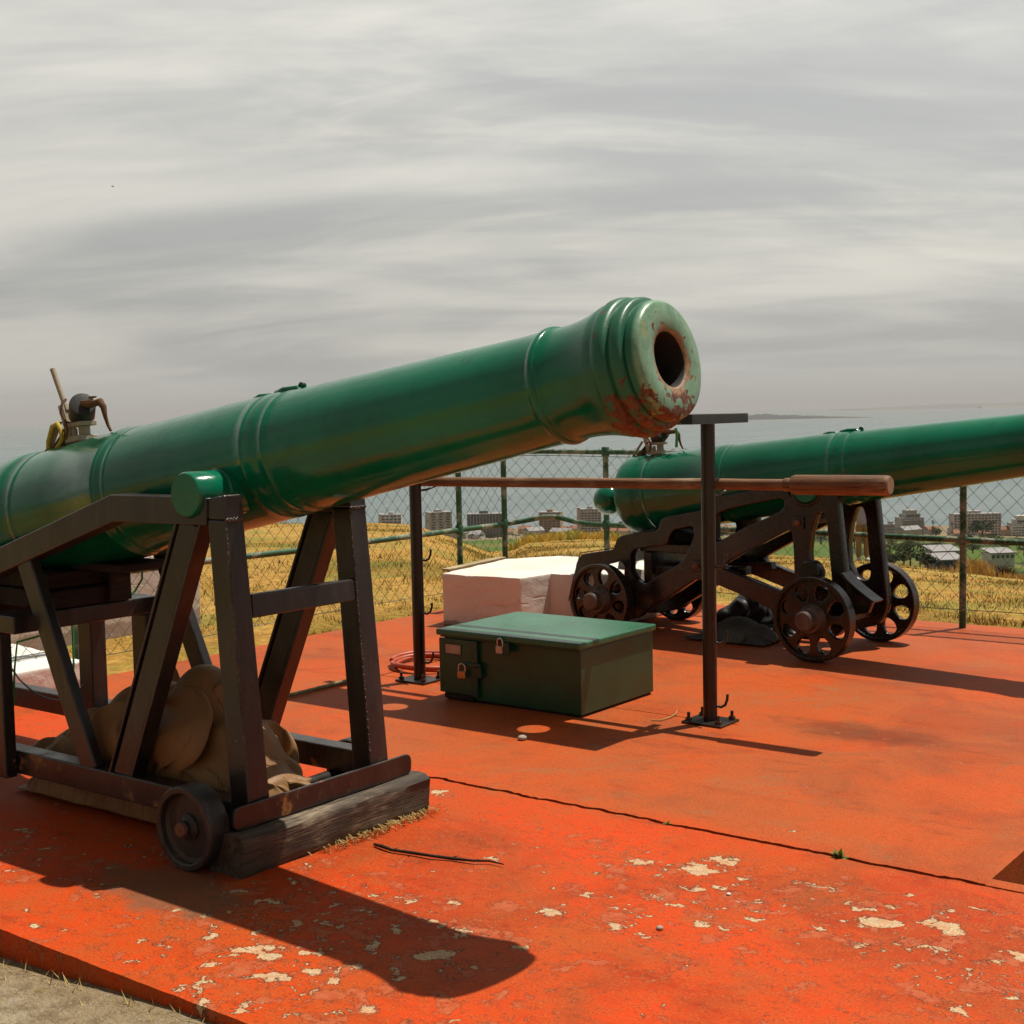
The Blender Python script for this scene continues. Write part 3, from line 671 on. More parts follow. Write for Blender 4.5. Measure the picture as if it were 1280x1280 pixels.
mm = b.mesh('cross_bar'); mm.transform(Matrix(((0, -1, 0, -.0490), (1, 0, 0, 0), (0, 0, 1, 0), (0, 0, 0, 1)))); link('cross_bar', mm, st, g1, 0, .003)
b = MB(); b.hexa([(-.142, .180, .768), (-.113, .180, .768), (-.113, .648, .768), (-.142, .648, .768)], [(-.150, .182, .842), (-.119, .182, .842), (-.119, .646, .842), (-.150, .646, .842)])
b.build('cross_bar', st, g1, 0, .005)
b = MB(); b.box(-.17, -.064, .035, .80, .131, .150); b.build('foot_plate', st, g1, 0, .003)
for (y0, y1, nm) in ((YN0, YN1, 'n'), (YF0, YF1, 'f')):
    yc = (y0+y1)/2; w = y1-y0
    dz_ = .0 if nm == 'n' else .030
    b = MB(); b.box(-3.2, -.152, y0, y1, .108+dz_, .196+dz_); b.build('side_beam', st, g1, 0, .006)
    b = MB()                                           # top arm with the trunnion seat cut into it
    seat = [(-.3005 + .0745*math.cos(R(a)), 1.162 + .0745*math.sin(R(a))) for a in range(190, 352, 12)]
    top = [(-3.2, .383), (-.704, 1.152), (-.382, 1.152)] + seat + [(-.2205, 1.152), (-.2205, 1.064), (-.697, 1.060), (-3.2, .286)]
    b.prism(top, y0-.003, y1); b.build('top_arm', st, g1, 20, .004)
    b = MB(); b.bar((-.728, yc-.004, .180), (-.318, yc-.004, 1.075), w*.62, .086, (1, 0, .3)); o = b.build('brace', st, g1, 0, .005)
    f = MB(); f.bar((-.787, yc-.002, .186), (-.377, yc-.002, 1.070), w*.86, .010, (1, 0, .3)); f.bar((-.668, yc-.002, .186), (-.260, yc-.002, 1.070), w*.86, .010, (1, 0, .3)); f.build('flange', st, o, 0, .003)
    b = MB(); b.bar((-.898, yc-.012, .180), (-1.244, yc-.012, .90), w*.55, .086, (1, 0, .3)); b.build('brace', st, g1, 0, .006)
# two rear frames with the timber breech bed
for x, leg_s in ((-1.275, 0), (-1.635, 1)):
    b = MB(); b.box(x-.125, x+.045, .045, .690, .640, .705); 
    b.box(x-.045, x+.045, .615, .690, .20, .638); b.box(x-.125, x-.05, .045, .094, .10, .638)
    b.build('rear_frame', st, g1, 0, .006)
b = MB(); b.box(-2.0, -1.235, .20, .56, .707, .775); b.box(-1.95, -1.27, .215, .545, .778, .838)
b.build('timber_bed', M['darkwood'], g1, 0, .008)
b = MB(); b.hexa([(-1.232, .44, .712), (-1.205, .44, .712), (-1.205, .54, .712), (-1.232, .54, .712)], [(-1.232, .455, .845), (-1.215, .455, .845), (-1.215, .545, .845), (-1.232, .545, .845)]); b.build('wedge', M['darkwood'], g1, 0, .004)
b = MB(); b.box(-1.30, -1.0, .34, .56, .842, .872); b.build('quoin', M['darkwood'], g1, 0, .006)
def wheel1(x, y, s):
    """flat dished iron truck, outer face on the side s"""
    prof = [(.0, .0001), (.0, .024), (.004, .026), (.012, .026), (.016, .032), (.020, .042), (.024, .044), (.028, .040), (.030, .100), (.022, .108), (.004, .110), (.0, .114), (.0, .128), (.006, .1325), (.074, .1325), (.080, .128), (.080, .0001)]
    b = MB(); b.lathe([(t*-s, r) for t, r in prof], 56, 'y'); o = b.build('wheel', M['wheel'], g1, 30); o.location = (x, y, .1325 if s < 0 else .114)
    h = MB(); h.lathe([(-s*-.014, .0001), (-s*-.014, .020), (-s*-.010, .023), (-s*.012, .023)], 16, 'y'); h.add(*ball((.006, s*.016, .004), .007, 6, 4)); h.build('axle_end', M['wheelrust'], o, 30)
    return o
M['wheel'] = m_steel('truck_iron', (.020, .017, .016), (.034, .028, .024), (.10, .050, .022), .03, .5, .4, (.22, .17, .12))
M['hub0'] = None; M['wheelrust'] = simple('axle_rust', (.14, .055, .03), (.22, .10, .06), 50, .8, .3, .4)
for x in (-.212, -2.75):
    wheel1(x, -.050, -1); wheel1(x-.105, .855, 1).scale = (.86, .86, .86)
    b = MB(); b.cyl((x, .03, .1325), (x-.105, .80, .114), .026, n=14); b.build('axle', st, g1, 30)
# firing gear on the breech
def bp(x, z, y=0.0): return (x, y, z)
def firing_gear(parent, elev, kind):
    """bracket, lanyard lock under a rubber cap, rod; built upright over the barrel (parent = cannon), origin on the barrel top"""
    root = bpy.data.objects.new('firing_gear', MB().box(-.055, .035, -.045, .045, -.004, .020).mesh('firing_gear')); COL.objects.link(root); root.parent = parent
    root.data.materials.append(M['alu'])
    mb = root.modifiers.new('bevel', 'BEVEL'); mb.width = .003
    b = MB(); b.cyl((.012, 0, .02), (.012, 0, .055), .022, n=14); b.cyl((-.020, -.02, .02), (-.020, -.02, .05), .010, n=10); b.box(-.045, .045, -.035, .035, .055, .072); b.build('pedestal', M['alu'], root, 30, .002)
    b = MB(); ax = Vector((.80, -.46, .40)).normalized(); c = Vector((.026, -.01, .118))
    b.tube([c - ax*.055, c - ax*.048, c + ax*.030, c + ax*.040, c + ax*.043], [.046, .049, .049, .046, .030], 24); b.build('rubber_cap', M['rubber'], root, 40)
    b = MB(); b.tube([c - ax*.085, c - ax*.05], [.030, .040], 18); b.tube([c + ax*.04 + Vector((.0, 0, 0)), c + Vector((.075, -.01, .012)), c + Vector((.100, -.01, .010))], [.014, .017, .012], 8); b.box(.088, .118, -.022, -.006, .150, .156); b.build('lock_body', M['rustrope'], root, 40)
    b = MB(); p0 = c + Vector((.098, -.01, .010)); b.tube([p0, p0 + Vector((.030, 0, .002)), p0 + Vector((.048, 0, -.020)), p0 + Vector((.050, .002, -.055)), p0 + Vector((.060, .003, -.090)), p0 + Vector((.072, .004, -.112))], [.013, .015, .012, .008, .006, .005], 8); b.build('lanyard', M['rustrope'], root, 60)
    b = MB(); b.bar((-.068, 0, .02), (-.105, 0, .150), .034, .030, (1, 0, 0)); b.build('bracket_arm', M['alu'], root, 0, .003)
    if kind == 1:
        b = MB(); b.tube([(-.085, 0, .125), (-.150, 0, .295)], .0105, 12); b.build('steel_rod', M['alu'], root, 40)
    b = MB(); b.hexa([(-.225, -.030, -.042), (-.130, -.030, -.014), (-.130, .030, -.014), (-.225, .030, -.042)], [(-.200, -.022, -.030), (-.088, -.022, .060), (-.088, .022, .060), (-.200, .022, -.030)]); b.build('wedge_bracket', M['rustrope'], root, 0, .004)
    b = MB(); b.hexa([(-.218, -.036, -.036), (-.205, -.036, -.034), (-.205, -.010, -.034), (-.218, -.010, -.036)], [(-.112, -.030, .085), (-.102, -.030, .085), (-.102, -.012, .085), (-.112, -.012, .085)]); b.build('side_strap', M['alu'], root, 0, .002)
    if kind == 1:
      b = MB(); b.tube([(-.165, -.050, -.040), (-.160, -.045, .015), (-.130, -.040, .070), (-.102, -.036, .078), (-.078, -.040, .050), (-.070, -.045, .012), (-.092, -.050, -.010), (-.110, -.048, -.014)], [.008, .009, .010, .010, .009, .009, .008, .006], 8); b.build('yellow_rope', M['yellow'], root, 60)
    b = MB(); b.tube([(-.055, -.02, .165), (-.045, -.045, .150), (-.052, -.052, .110), (-.035, -.048, .085), (-.030, -.045, .045), (-.045, -.045, .01)], .005, 6); b.tube([(-.075, -.025, .070), (-.052, -.030, .078), (-.040, -.01, .07)], .005, 6); b.build('tie_wire', M['rustrope'], root, 60)
    b = MB()
    for k in range(9): b.add(*ball((-.235 + .012*k, -.06 + .012*math.sin(k*2.1), -.050 + .003*k), .010, 7, 5))
    b.build('chain_end', M['rustrope'], root, 60)
    return root
def top_of(cn, elev, s, off=0.0):                       # point on top of a barrel, s along the axis from the trunnions
    e = R(elev); r = off; return Vector((cn[0] + s*math.cos(e) - r*math.sin(e), cn[1], cn[2] + s*math.sin(e) + r*math.cos(e)))
fg = firing_gear(g1, ELEV1, 1); fg.location = top_of((-.262, .432, 1.262), ELEV1, -1.03, .244); fg.rotation_euler = (0, -R(ELEV1*.6), 0)

# the sleeper the carriage front stands on
def rough_beam(name, label, cat, x0, x1, y0, y1, z1, m, group=None):
    nx, ny, nz = 8, 60, 7; vs = []; fs = []; V = {}
    def vid(i, j, k):
        if (i, j, k) not in V:
            x = x0+(x1-x0)*i/nx; y = y0+(y1-y0)*j/ny; z = z1*k/nz
            ed = (i in (0, nx)) + (k in (0, nz))
            a = noise.noise((x*9, y*5, z*9)) * .006 + noise.noise((x*40, y*9, z*40)) * .004
            x += a; z += (a if k else 0) - (.008 if ed == 2 and k else 0) - (.012*max(0, noise.noise((y*6, 4, i*.3))) if k == nz and i in (nx, nx-1) else 0)
            x += -.006*(1 if ed == 2 and i == nx else 0) + .006*(1 if ed == 2 and i == 0 else 0)
            y += (.012*noise.noise((x*16, z*16, j*1.0)) if j in (0, ny) else 0) - (.012*(k/nz) if j == 0 and False else 0)
            V[(i, j, k)] = len(vs); vs.append((x, y, z))
        return V[(i, j, k)]
    for j in range(ny):
        for i in range(nx): fs += [(vid(i, j, nz), vid(i+1, j, nz), vid(i+1, j+1, nz), vid(i, j+1, nz)), (vid(i, j, 0), vid(i, j+1, 0), vid(i+1, j+1, 0), vid(i+1, j, 0))]
        for k in range(nz): fs += [(vid(nx, j, k), vid(nx, j+1, k), vid(nx, j+1, k+1), vid(nx, j, k+1)), (vid(0, j, k), vid(0, j, k+1), vid(0, j+1, k+1), vid(0, j+1, k))]
    for jj in (0, ny):
        for i in range(nx):
            for k in range(nz): fs.append((vid(i, jj, k), vid(i+1, jj, k), vid(i+1, jj, k+1), vid(i, jj, k+1)))
    b = MB(); b.add(vs, fs); o = b.build(name, m, smooth=45); return tag(o, label, cat, group)
rough_beam('wooden_sleeper', 'weathered cracked wooden beam lying under the front of the steel carriage', 'beam', -.155, .0, .002, .872, .129, M['sleeper'])

# ----------------------------------------------------------------------------------------------
# the far gun on its cast-iron carriage
# ----------------------------------------------------------------------------------------------
ROT2 = R(-4.68); O2 = on_z(1018, 829)
A2 = np.array([math.cos(ROT2), math.sin(ROT2), 0]); B2 = np.array([-math.sin(ROT2), math.cos(ROT2), 0])
g2 = thing('cannon', 'green cannon on an ornate cast iron carriage with four spoked wheels, behind the rack', 'cannon', tuple(O2), ROT2, 'saluting cannons')
def c2(x, y, yy):
    P = hit(x, y, O2 + B2*yy, B2) - O2; return (float(P @ A2), float(P[2]))
ci = M['cast']; CH = .185
TX, TZ = c2(1004, 612, .16)[0] + .012, c2(1004, 612, .16)[1]
def px_poly(pts, yy=CH): return [c2(x, y, yy) for x, y in pts]
notch = [(982, 612), (986, 621), (993, 627.5), (1004, 630), (1015, 628), (1022, 621.5), (1026, 612)]
outline = px_poly([(719, 770), (714, 750), (721, 704), (727, 694), (767, 688), (772, 673), (778, 671), (822, 664), (827, 650), (833, 647), (878, 639), (887, 627), (897, 622), (941, 614)] + notch +
                  [(1029, 607), (1043, 607), (1045.5, 630), (1052, 690), (1058, 745), (1060, 768), (1056, 783), (1045, 794), (1030, 797), (1004, 795), (990, 786), (975, 766), (930, 744), (895, 729), (880, 724), (868, 723), (846, 738), (806, 763), (797, 771), (772, 776), (735, 776)])
h1 = px_poly([(787, 692), (792, 686), (833, 679), (836, 669), (841, 661), (849, 659.5), (864, 656), (868.5, 661), (869, 668), (865, 680), (856, 700), (846, 708), (825, 720), (806, 732), (795, 727), (787, 714)])
h2 = px_poly([(893, 645), (897, 640), (912, 634), (945, 627), (974, 620.5), (981, 624), (982, 632), (977, 640), (960, 648), (930, 661), (897, 679), (893, 676)])
h3 = px_poly([(901, 705), (935, 686), (985, 661), (991, 664), (993, 690), (994, 725), (990, 744), (975, 741), (935, 725), (904, 713)])
h4 = px_poly([(1069, 634), (1062, 656), (1059, 679), (1060, 705), (1069, 722), (1079, 727.5), (1087, 726), (1089.5, 715), (1087, 690), (1083.5, 647), (1080, 634), (1075, 631.5)], .640)
h5 = px_poly([(737, 710), (775, 700), (781, 706), (781, 724), (766, 733), (748, 738), (738, 752), (730, 745), (730, 722)])
me_cheek = plate(fillet(outline, .018, 2), [fillet(h, .016, 2) for h in (h1, h2, h3, h4, h5)], .030, .007)
bo = [c2(995, 654, CH-.03), c2(868, 708, CH-.03)]
for yy, s in ((CH+.03, 1), (.670, -1)):
    me = me_cheek if s == 1 else me_cheek.copy()
    o = link('side_cheek', me, ci, g2, 40); o.location = (0, yy, 0)
    for bx, bz in bo:
        b = MB(); b.box(bx-.036, bx+.036, -s*.031-.012 if s == 1 else .031, -s*.031 if s == 1 else .043, bz-.036, bz+.036); bb = b.build('bolt_plate', ci, o, 0, .006)
        k = MB(); k.lathe([(-s*.0425, .020), (-s*.056, .019), (-s*.064, .012), (-s*.066, .0001)], 6, 'y', (bx, 0, bz)); k.build('bolt_head', M['wheelrust'], bb, 60)
    # raised trunnion seat rim
    tc_ = (TX - .012, TZ - .002); r = MB()
    r.tube([(tc_[0] + .085*math.cos(R(a)), -s*.026, tc_[1] + .085*math.sin(R(a))) for a in range(188, 353, 12)], .014, 8); r.build('seat_rim', ci, o, 60)
FA = c2(1013, 776, .0); RA = c2(747, 757, .0)
def wheel2(x, z, y, s, rr):
    """eight-hole cast wheel, hub boss towards side s"""
    out = arc(0, 0, rr, 0, 360, 56)[:-1]; holes = []
    for k in range(8):
        a0 = 2*math.pi*(k+.5)/8; cx_, cz_ = .153*rr/.236*math.cos(a0), .153*rr/.236*math.sin(a0); h = []
        for j in range(14):
            t = 2*math.pi*j/14; u, v = .055*math.cos(t)*rr/.236, .044*math.sin(t)*(1+.25*math.cos(t))*rr/.236
            h.append((cx_ + u*math.cos(a0) - v*math.sin(a0), cz_ + u*math.sin(a0) + v*math.cos(a0)))
        holes.append(h)
    hub = arc(0, 0, .03, 0, 360, 16)[:-1]
    me = plate(arc(0, 0, rr-.006, 0, 360, 56)[:-1], holes + [hub], .016, .005)
    o = link('wheel', me, ci, g2, 40); o.location = (x, y, z); o.rotation_euler = (0, x*1.7, 0)
    t = MB(); t.lathe([(-.036, rr-.020), (-.036, rr-.003), (-.032, rr), (.032, rr), (.036, rr-.003), (.036, rr-.020), (.030, rr-.025), (-.030, rr-.025), (-.036, rr-.020)], 64, 'y'); t.build('rim', ci, o, 30)
    h = MB(); h.lathe([(s*.0, .092), (s*.03, .084), (s*.045, .074), (s*.060, .070), (s*.062, .058), (s*.112, .055), (s*.120, .048), (s*.120, .0001)], 32, 'y'); h.lathe([(-s*.0, .078), (-s*.03, .068), (-s*.05, .05), (-s*.05, .0001)], 32, 'y')
    h.build('hub', M['hub'], o, 35)
    return o
M['hub'] = m_steel('hub_grey_iron', (.045, .035, .030), (.075, .058, .050), (.09, .045, .03), -.02, .42, .5)
rf, rr_ = .236, .226
wheel2(FA[0], rf, .036, -1, rf); wheel2(RA[0], rr_, .036, -1, rr_)
wheel2(FA[0]-.02, rf, .845, 1, rf); wheel2(RA[0]+.01, rr_, .845, 1, rr_)
for x, z in ((FA[0], rf), (RA[0], rr_)):
    b = MB(); b.cyl((x, .07, z), (x, .81, z), .042, n=18); b.box(x-.05, x+.05, .248, .637, z-.055, z+.055); b.build('axle', ci, g2, 30, .006)
for bx, bz in bo:
    b = MB(); b.cyl((bx, .20, bz), (bx, .68, bz), .020, n=14); b.build('tie_bolt', M['hub'], g2, 30)
b = MB(); b.box(-1.36, -.98, .247, .638, .520, .575); b.box(-1.33, -1.27, .247, .638, .30, .518); b.build('rear_transom', ci, g2, 0, .006)
b = MB(); b.hexa([(-1.34, .36, .5765), (-.92, .36, .577), (-.92, .53, .577), (-1.34, .53, .577)], [(-1.34, .37, .66), (-.95, .37, .615), (-.95, .52, .615), (-1.34, .52, .66)]); b.build('quoin', M['darkwood'], g2, 0, .006)
b = MB(); b.bar((-1.30, .30, .40), (-.60, .30, .44), .06, .05); b.bar((-1.30, .58, .40), (-.60, .58, .44), .06, .05); b.build('under_rail', ci, g2, 0, .006)
# curved toe plate at the front of each cheek, and the round boss behind the front wheel
for y0, y1 in ((.150, .268),):
    b = MB(); pts = [c2(1058, 714, .21), c2(1066, 724, .21), c2(1078, 735, .21), c2(1092, 746, .21), c2(1099, 751, .21)]
    lo = [(x-.012, z-.012) for x, z in pts[::-1]]
    lo[0] = (pts[-1][0]-.02, pts[-1][1]-.012)
    b.prism(pts + lo, y0, y1); b.prism([(pts[0][0]-.03, pts[0][1]-.03), (pts[2][0], pts[2][1]-.012), (pts[3][0]+.01, pts[3][1]-.02), (pts[3][0]-.02, pts[3][1]-.09), (pts[2][0]-.04, pts[2][1]-.15), (pts[1][0]-.06, pts[1][1]-.20), (pts[0][0]-.05, pts[0][1]-.18)], y0+.035, y1-.05); b.build('toe_plate', ci, g2, 0, .004)
bx = c2(1015, 713, .16); b = MB(); b.lathe([(-.02, .0001), (-.02, .062), (-.012, .070), (.05, .070)], 28, 'y', (bx[0], .133, bx[1]-.012)); b.build('bracket_boss', ci, g2, 30)
EL2 = 7.55
make_barrel(g2, (TX + .0, .442, TZ + TR_DROP), EL2, .292)
fg2 = firing_gear(g2, EL2, 2); fg2.location = top_of((TX, .435, TZ+TR_DROP), EL2, -1.17, .246); fg2.rotation_euler = (0, -R(4), 0)
b = MB(); x_ = -1.30; b.tube([(x_+.12, .40, TZ+.225), (x_+.125, .40, TZ+.10+.20), (x_+.12, .395, TZ+.345)], .009, 8); b.build('green_tape', M['green_wire'], g2, 60)
b = MB(); pl = [c2(724.5, 692, .18), c2(768, 686, .18), c2(774, 671.5, .18), c2(800, 666, .18), c2(818, 662.5, .18)]
b.tube([(x, .195 + .01*math.sin(i*2), z+.004) for i, (x, z) in enumerate([c2(709, 752, .18), c2(713, 727, .18)] + pl)], .0035, 6); b.build('trailing_wire', M['blk_wire'], g2, 60)
# ----------------------------------------------------------------------------------------------
# green steel chest
# ----------------------------------------------------------------------------------------------
CH0 = (-1.180, 2.325); ch = thing('storage_chest', 'green painted steel chest with hinged lid standing before the white block', 'chest', (CH0[0], CH0[1], 0))
W_, D_, H_ = .825, .640, .308
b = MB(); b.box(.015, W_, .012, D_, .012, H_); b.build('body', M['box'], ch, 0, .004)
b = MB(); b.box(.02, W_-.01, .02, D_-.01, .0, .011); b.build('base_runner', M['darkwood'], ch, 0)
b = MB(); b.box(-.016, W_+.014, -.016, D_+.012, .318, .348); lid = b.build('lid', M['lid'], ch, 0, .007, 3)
b = MB(); b.box(0, W_, 0, D_, .3085, .3175); b.build('lid_seal', M['boxdark'], lid, 0)
b = MB(); b.box(-.006, .200, -.004, .011, .036, .304); dr = b.build('door', M['box'], ch, 0, .003)
b = MB(); b.box(.036, .132, -.0065, -.0045, .232, .276); lb = b.build('label_plate', M['label'], dr, 0, .001)
b = MB(); b.box(.030, .138, -.0075, -.0045, .2765, .281); b.box(.030, .138, -.0075, -.0045, .226, .2315); b.box(.030, .0355, -.0075, -.0045, .2316, .2764); b.box(.1325, .138, -.0075, -.0045, .2316, .2764); b.build('label_frame', M['boxdark'], dr, 0)
b = MB(); b.box(.203, .236, -.010, .011, .030, .306); b.build('door_post', M['boxdark'], ch, 0, .003)
b = MB(); b.box(.165, .262, -.020, -.011, .180, .198); b.box(.228, .262, -.014, .011, .128, .179); b.build('hasp', M['boxdark'], ch, 0, .003)
b = MB(); b.box(.02, .200, .002, .0115, .008, .034); b.build('kick_board', M['darkwood'], ch, 0)
b = MB(); b.box(.405, .445, -.030, -.017, .262, .316); b.build('lid_hasp', M['boxdark'], ch, 0, .003)
def padlock(label, x, y, z, rz, m):
    t = thing('padlock', label, 'padlock', (x, y, z), rz, 'padlocks on the green chest')
    b = MB(); b.prism(fillet([(-.021, -.036), (.021, -.036), (.021, .0), (-.021, .0)], .006, 3), -.010, .010); b.build('body', m, t, 0, .002)
    b = MB(); b.tube([(-.017, 0, -.002), (-.017, 0, .018)] + [(-.017*math.cos(R(a)), 0, .018 + .017*math.sin(R(a))) for a in range(20, 161, 20)] + [(.017, 0, .018), (.017, 0, -.002)], .0042, 8); b.build('shackle', M['chrome'], t, 60)
padlock('brass padlock hanging low on the left door hasp of the chest', CH0[0]+.158, CH0[1]-.030, .158, R(14), M['brass'])
M['brass2'] = simple('dull_padlock_brass', (.34, .32, .28), (.46, .43, .38), 20, .35, .5, .1, metal=.8)
padlock('dull padlock hanging just under the chest lid, midway along', CH0[0]+.392, CH0[1]-.026, .300, R(-6), M['brass2'])

# ----------------------------------------------------------------------------------------------
# implement rack with shelf and the wooden rammer on its hooks
# ----------------------------------------------------------------------------------------------
RP, LP = on_z(888, 903), on_z(525, 851)
rk = thing('implement_rack', 'dark steel rack of two posts with a flat top shelf, between the two cannons', 'rack', (RP[0], RP[1], 0))
dl = (LP[0]-RP[0], LP[1]-RP[1])
for (px_, py_) in ((0, 0), dl):
    b = MB(); b.tube([(px_, py_, .006), (px_, py_, 1.330)], .0315, 24); p_ = b.build('post', M['rackst'], rk, 40)
    b = MB(); b.box(px_-.10, px_+.10, py_-.085, py_+.085, .0005, .012); f_ = b.build('foot_plate', M['rackst'], p_, 0, .002)
    for sx in (-1, 1):
        for sy in (-1, 1):
            k = MB(); k.cyl((px_+sx*.075, py_+sy*.062, .012), (px_+sx*.075, py_+sy*.062, .026), .015, n=6); k.cyl((px_+sx*.075, py_+sy*.062, .026), (px_+sx*.075, py_+sy*.062, .050), .0075, n=10); k.build('anchor_bolt', M['rackst'], f_, 30)
    for hz in ((.075, .36, .70, 1.015) if px_ == 0 else (.10, .36, .64, 1.005)):
        k = MB(); k.tube([(px_+.028, py_+.012, hz), (px_+.045, py_+.018, hz-.004), (px_+.062, py_+.024, hz+.006), (px_+.070, py_+.028, hz+.030), (px_+.071, py_+.030, hz+.055)] if hz < 1 else [(px_-.01, py_+.028, hz), (px_+.0, py_+.05, hz-.004), (px_+.0, py_+.085, hz-.004), (px_+.0, py_+.165, hz+.012), (px_, py_+.17, hz+.05)], .0062, 8); k.build('hook', M['rackst'], p_, 60)
# shelf: channel frame carrying a board with two round holes for the implements
x0, x1, y0, y1 = dl[0]-.10, .040, -.205, .145
b = MB(); b.box(x0, x1, y0, y0+.006, 1.331, 1.374); b.box(x1-.006, x1, y0+.0065, y1, 1.331, 1.374); b.box(x0, x1-.0065, y1-.006, y1, 1.331, 1.374); b.box(x0, x0+.006, y0+.0065, y1-.0065, 1.331, 1.374); b.build('shelf_frame', M['rackst'], rk, 0, .0015)
for xx in (x1-.050, x0+.010):
    b = MB(); b.box(xx, xx+.040, y1+.0005, .325, 1.331, 1.374); b.build('shelf_arm', M['rackst'], rk, 0, .003)
me = plate([(x0+.007, y0+.007), (x1-.007, y0+.007), (x1-.007, y1-.007), (x0+.007, y1-.007)], [arc(hx, -.03, .075, 0, 360, 28)[:-1] for hx in (-.405, -1.245)], .006, .001)
me.transform(Matrix.Rotation(R(-90), 4, 'X')); me.transform(Matrix.Translation((0, 0, 1.3665))); link('shelf_board', me, M['rackst'], rk, 0)
# rammer
off = .125
n_ = np.array([0, 1.0, 0]); PR = RP + np.array([0, off, 0])
e1 = hit(1113, 607, PR, n_); e0 = hit(530, 602, PR, n_)
rt = thing('wooden_rammer', 'long round wooden pole with a thicker end lying on the rack hooks', 'pole', (float(e1[0]), float(e1[1]), float(e1[2])))
sl_ = (e0[2]-e1[2])/(e0[0]-e1[0]); LH = abs(hit(991, 606, PR, n_)[0] - e1[0])
def rp(d): return (-d, 0, -d*sl_)
def rod(b, d0, d1, r0, nseg, seed, n=18):
    pth = [rp(d0 + (d1-d0)*i/nseg) for i in range(nseg+1)]
    b.tube([(p[0], p[1]+.002*noise.noise((p[0]*3, seed, 1)), p[2]+.002*noise.noise((p[0]*3, seed, 2))) for p in pth], [r0*(1+.03*noise.noise((p[0]*5, seed, 3))) for p in pth], n)
b = MB(); rod(b, LH+.02, 2.80, .0250, 46, 5); b.build('shaft', M['pole'], rt, 60)
b = MB(); b.tube([rp(-.0), rp(.006), rp(.02), rp(LH*.5), rp(LH-.012), rp(LH), rp(LH+.004)], [.036, .041, .043, .0435, .043, .039, .030], 28); hd = b.build('head', M['polehead'], rt, 50)
b = MB(); b.tube([rp(-.0015), rp(.001)], .0355, 28); b.build('end_face', M['cut'], hd, 0)
b = MB(); b.tube([rp(LH+.004), rp(LH+.014), rp(LH+.035), rp(LH+.040)], [.027, .029, .029, .026], 20); b.build('collar', M['polehead'], rt, 50)

# ----------------------------------------------------------------------------------------------
# white plinths, plank, wall
# ----------------------------------------------------------------------------------------------
def rough_block(name, label, cat, plan, z0, z1, m, seed, group=None, dents=None, zfun=None):
    """cast block from a plan polygon: subdivided and slightly uneven"""
    bm = bmesh.new(); vb = [bm.verts.new((x, y, z0)) for x, y in plan]; vt = [bm.verts.new((x, y, z1)) for x, y in plan]; n = len(plan)
    bm.faces.new(vt); bm.faces.new(vb[::-1])
    for i in range(n): bm.faces.new((vb[i], vb[(i+1) % n], vt[(i+1) % n], vt[i]))
    bmesh.ops.recalc_face_normals(bm, faces=bm.faces)
    bmesh.ops.bevel(bm, geom=[e for e in bm.edges], offset=.008, segments=2, profile=.6, affect='EDGES')
    bmesh.ops.triangulate(bm, faces=bm.faces)
    for _ in range(5):
        es = [e for e in bm.edges if e.calc_length() > .045]
        if not es: break
        bmesh.ops.subdivide_edges(bm, edges=es, cuts=1, use_grid_fill=True); bmesh.ops.triangulate(bm, faces=[f for f in bm.faces if len(f.verts) > 3])
    bm.normal_update()
    for v in bm.verts:
        a = noise.fractal(v.co*5 + Vector((seed, 0, 0)), .7, 2.0, 4) * .0045
        if dents: a += dents(v.co)
        v.co += v.normal * a
    me = bpy.data.meshes.new(name); bm.to_mesh(me); bm.free()
    o = link(name, me, m, None, 45); return tag(o, label, cat, group)
def dents(p):
    if p.y < 4.25 and -2.68 < p.x < -2.1: 
        s = max(0, 1 - abs(p.x+2.34)/.22)
        return -.010*s*max(0, math.sin((p.z + .05*math.sin(p.x*9))*75))
    return 0
BP = [tuple(on_z(x, y, .342)[:2]) for x, y in ((553, 717), (650, 723), (688, 717))]
rough_block('whitewashed_plinth', 'large white painted concrete block with pinkish front, beside the spoked wheel of the far cannon', 'block',
            [BP[0], BP[1], BP[2], (-1.62, BP[2][1]+.05), (-1.64, 5.36), (-2.60, 5.42), (-2.84, 5.00)], 0.002, .342, M['white'], 1.0, 'white concrete blocks', dents)
rough_block('whitewashed_plinth', 'low flat white concrete block with grey side, behind the near steel carriage', 'block',
            [(-2.91, .30), (-2.91, 1.50), (-3.75, 1.62), (-3.75, .40)], -.10, .152, M['white2'], 5.0, 'white concrete blocks')
b = MB(); b.bar((-3.02, 4.55, .30), (-2.98, 5.15, .33), .075, .018); o = b.build('wooden_plank', M['plank_pale'], None, 0, .003); tag(o, 'thin pale wooden plank lying beside the white block under the fence', 'plank')
for q1, q2 in (((-3.02, 4.62, -.06), (-3.02, 4.62, .29)), ((-2.99, 5.08, -.06), (-2.99, 5.08, .317))):
    b = MB(); b.bar(q1, q2, .05, .05, (1, 0, 0)); b.build('plank_stand', M['plank_pale'], o, 0)
rough_block('boundary_wall', 'pinkish white rendered wall beyond the chain link fence, behind the near carriage', 'wall', [(-4.55, 1.72), (-4.55, 3.62), (-4.75, 3.62), (-4.75, 1.72)], -.25, .455, M['wall'], 9.0)

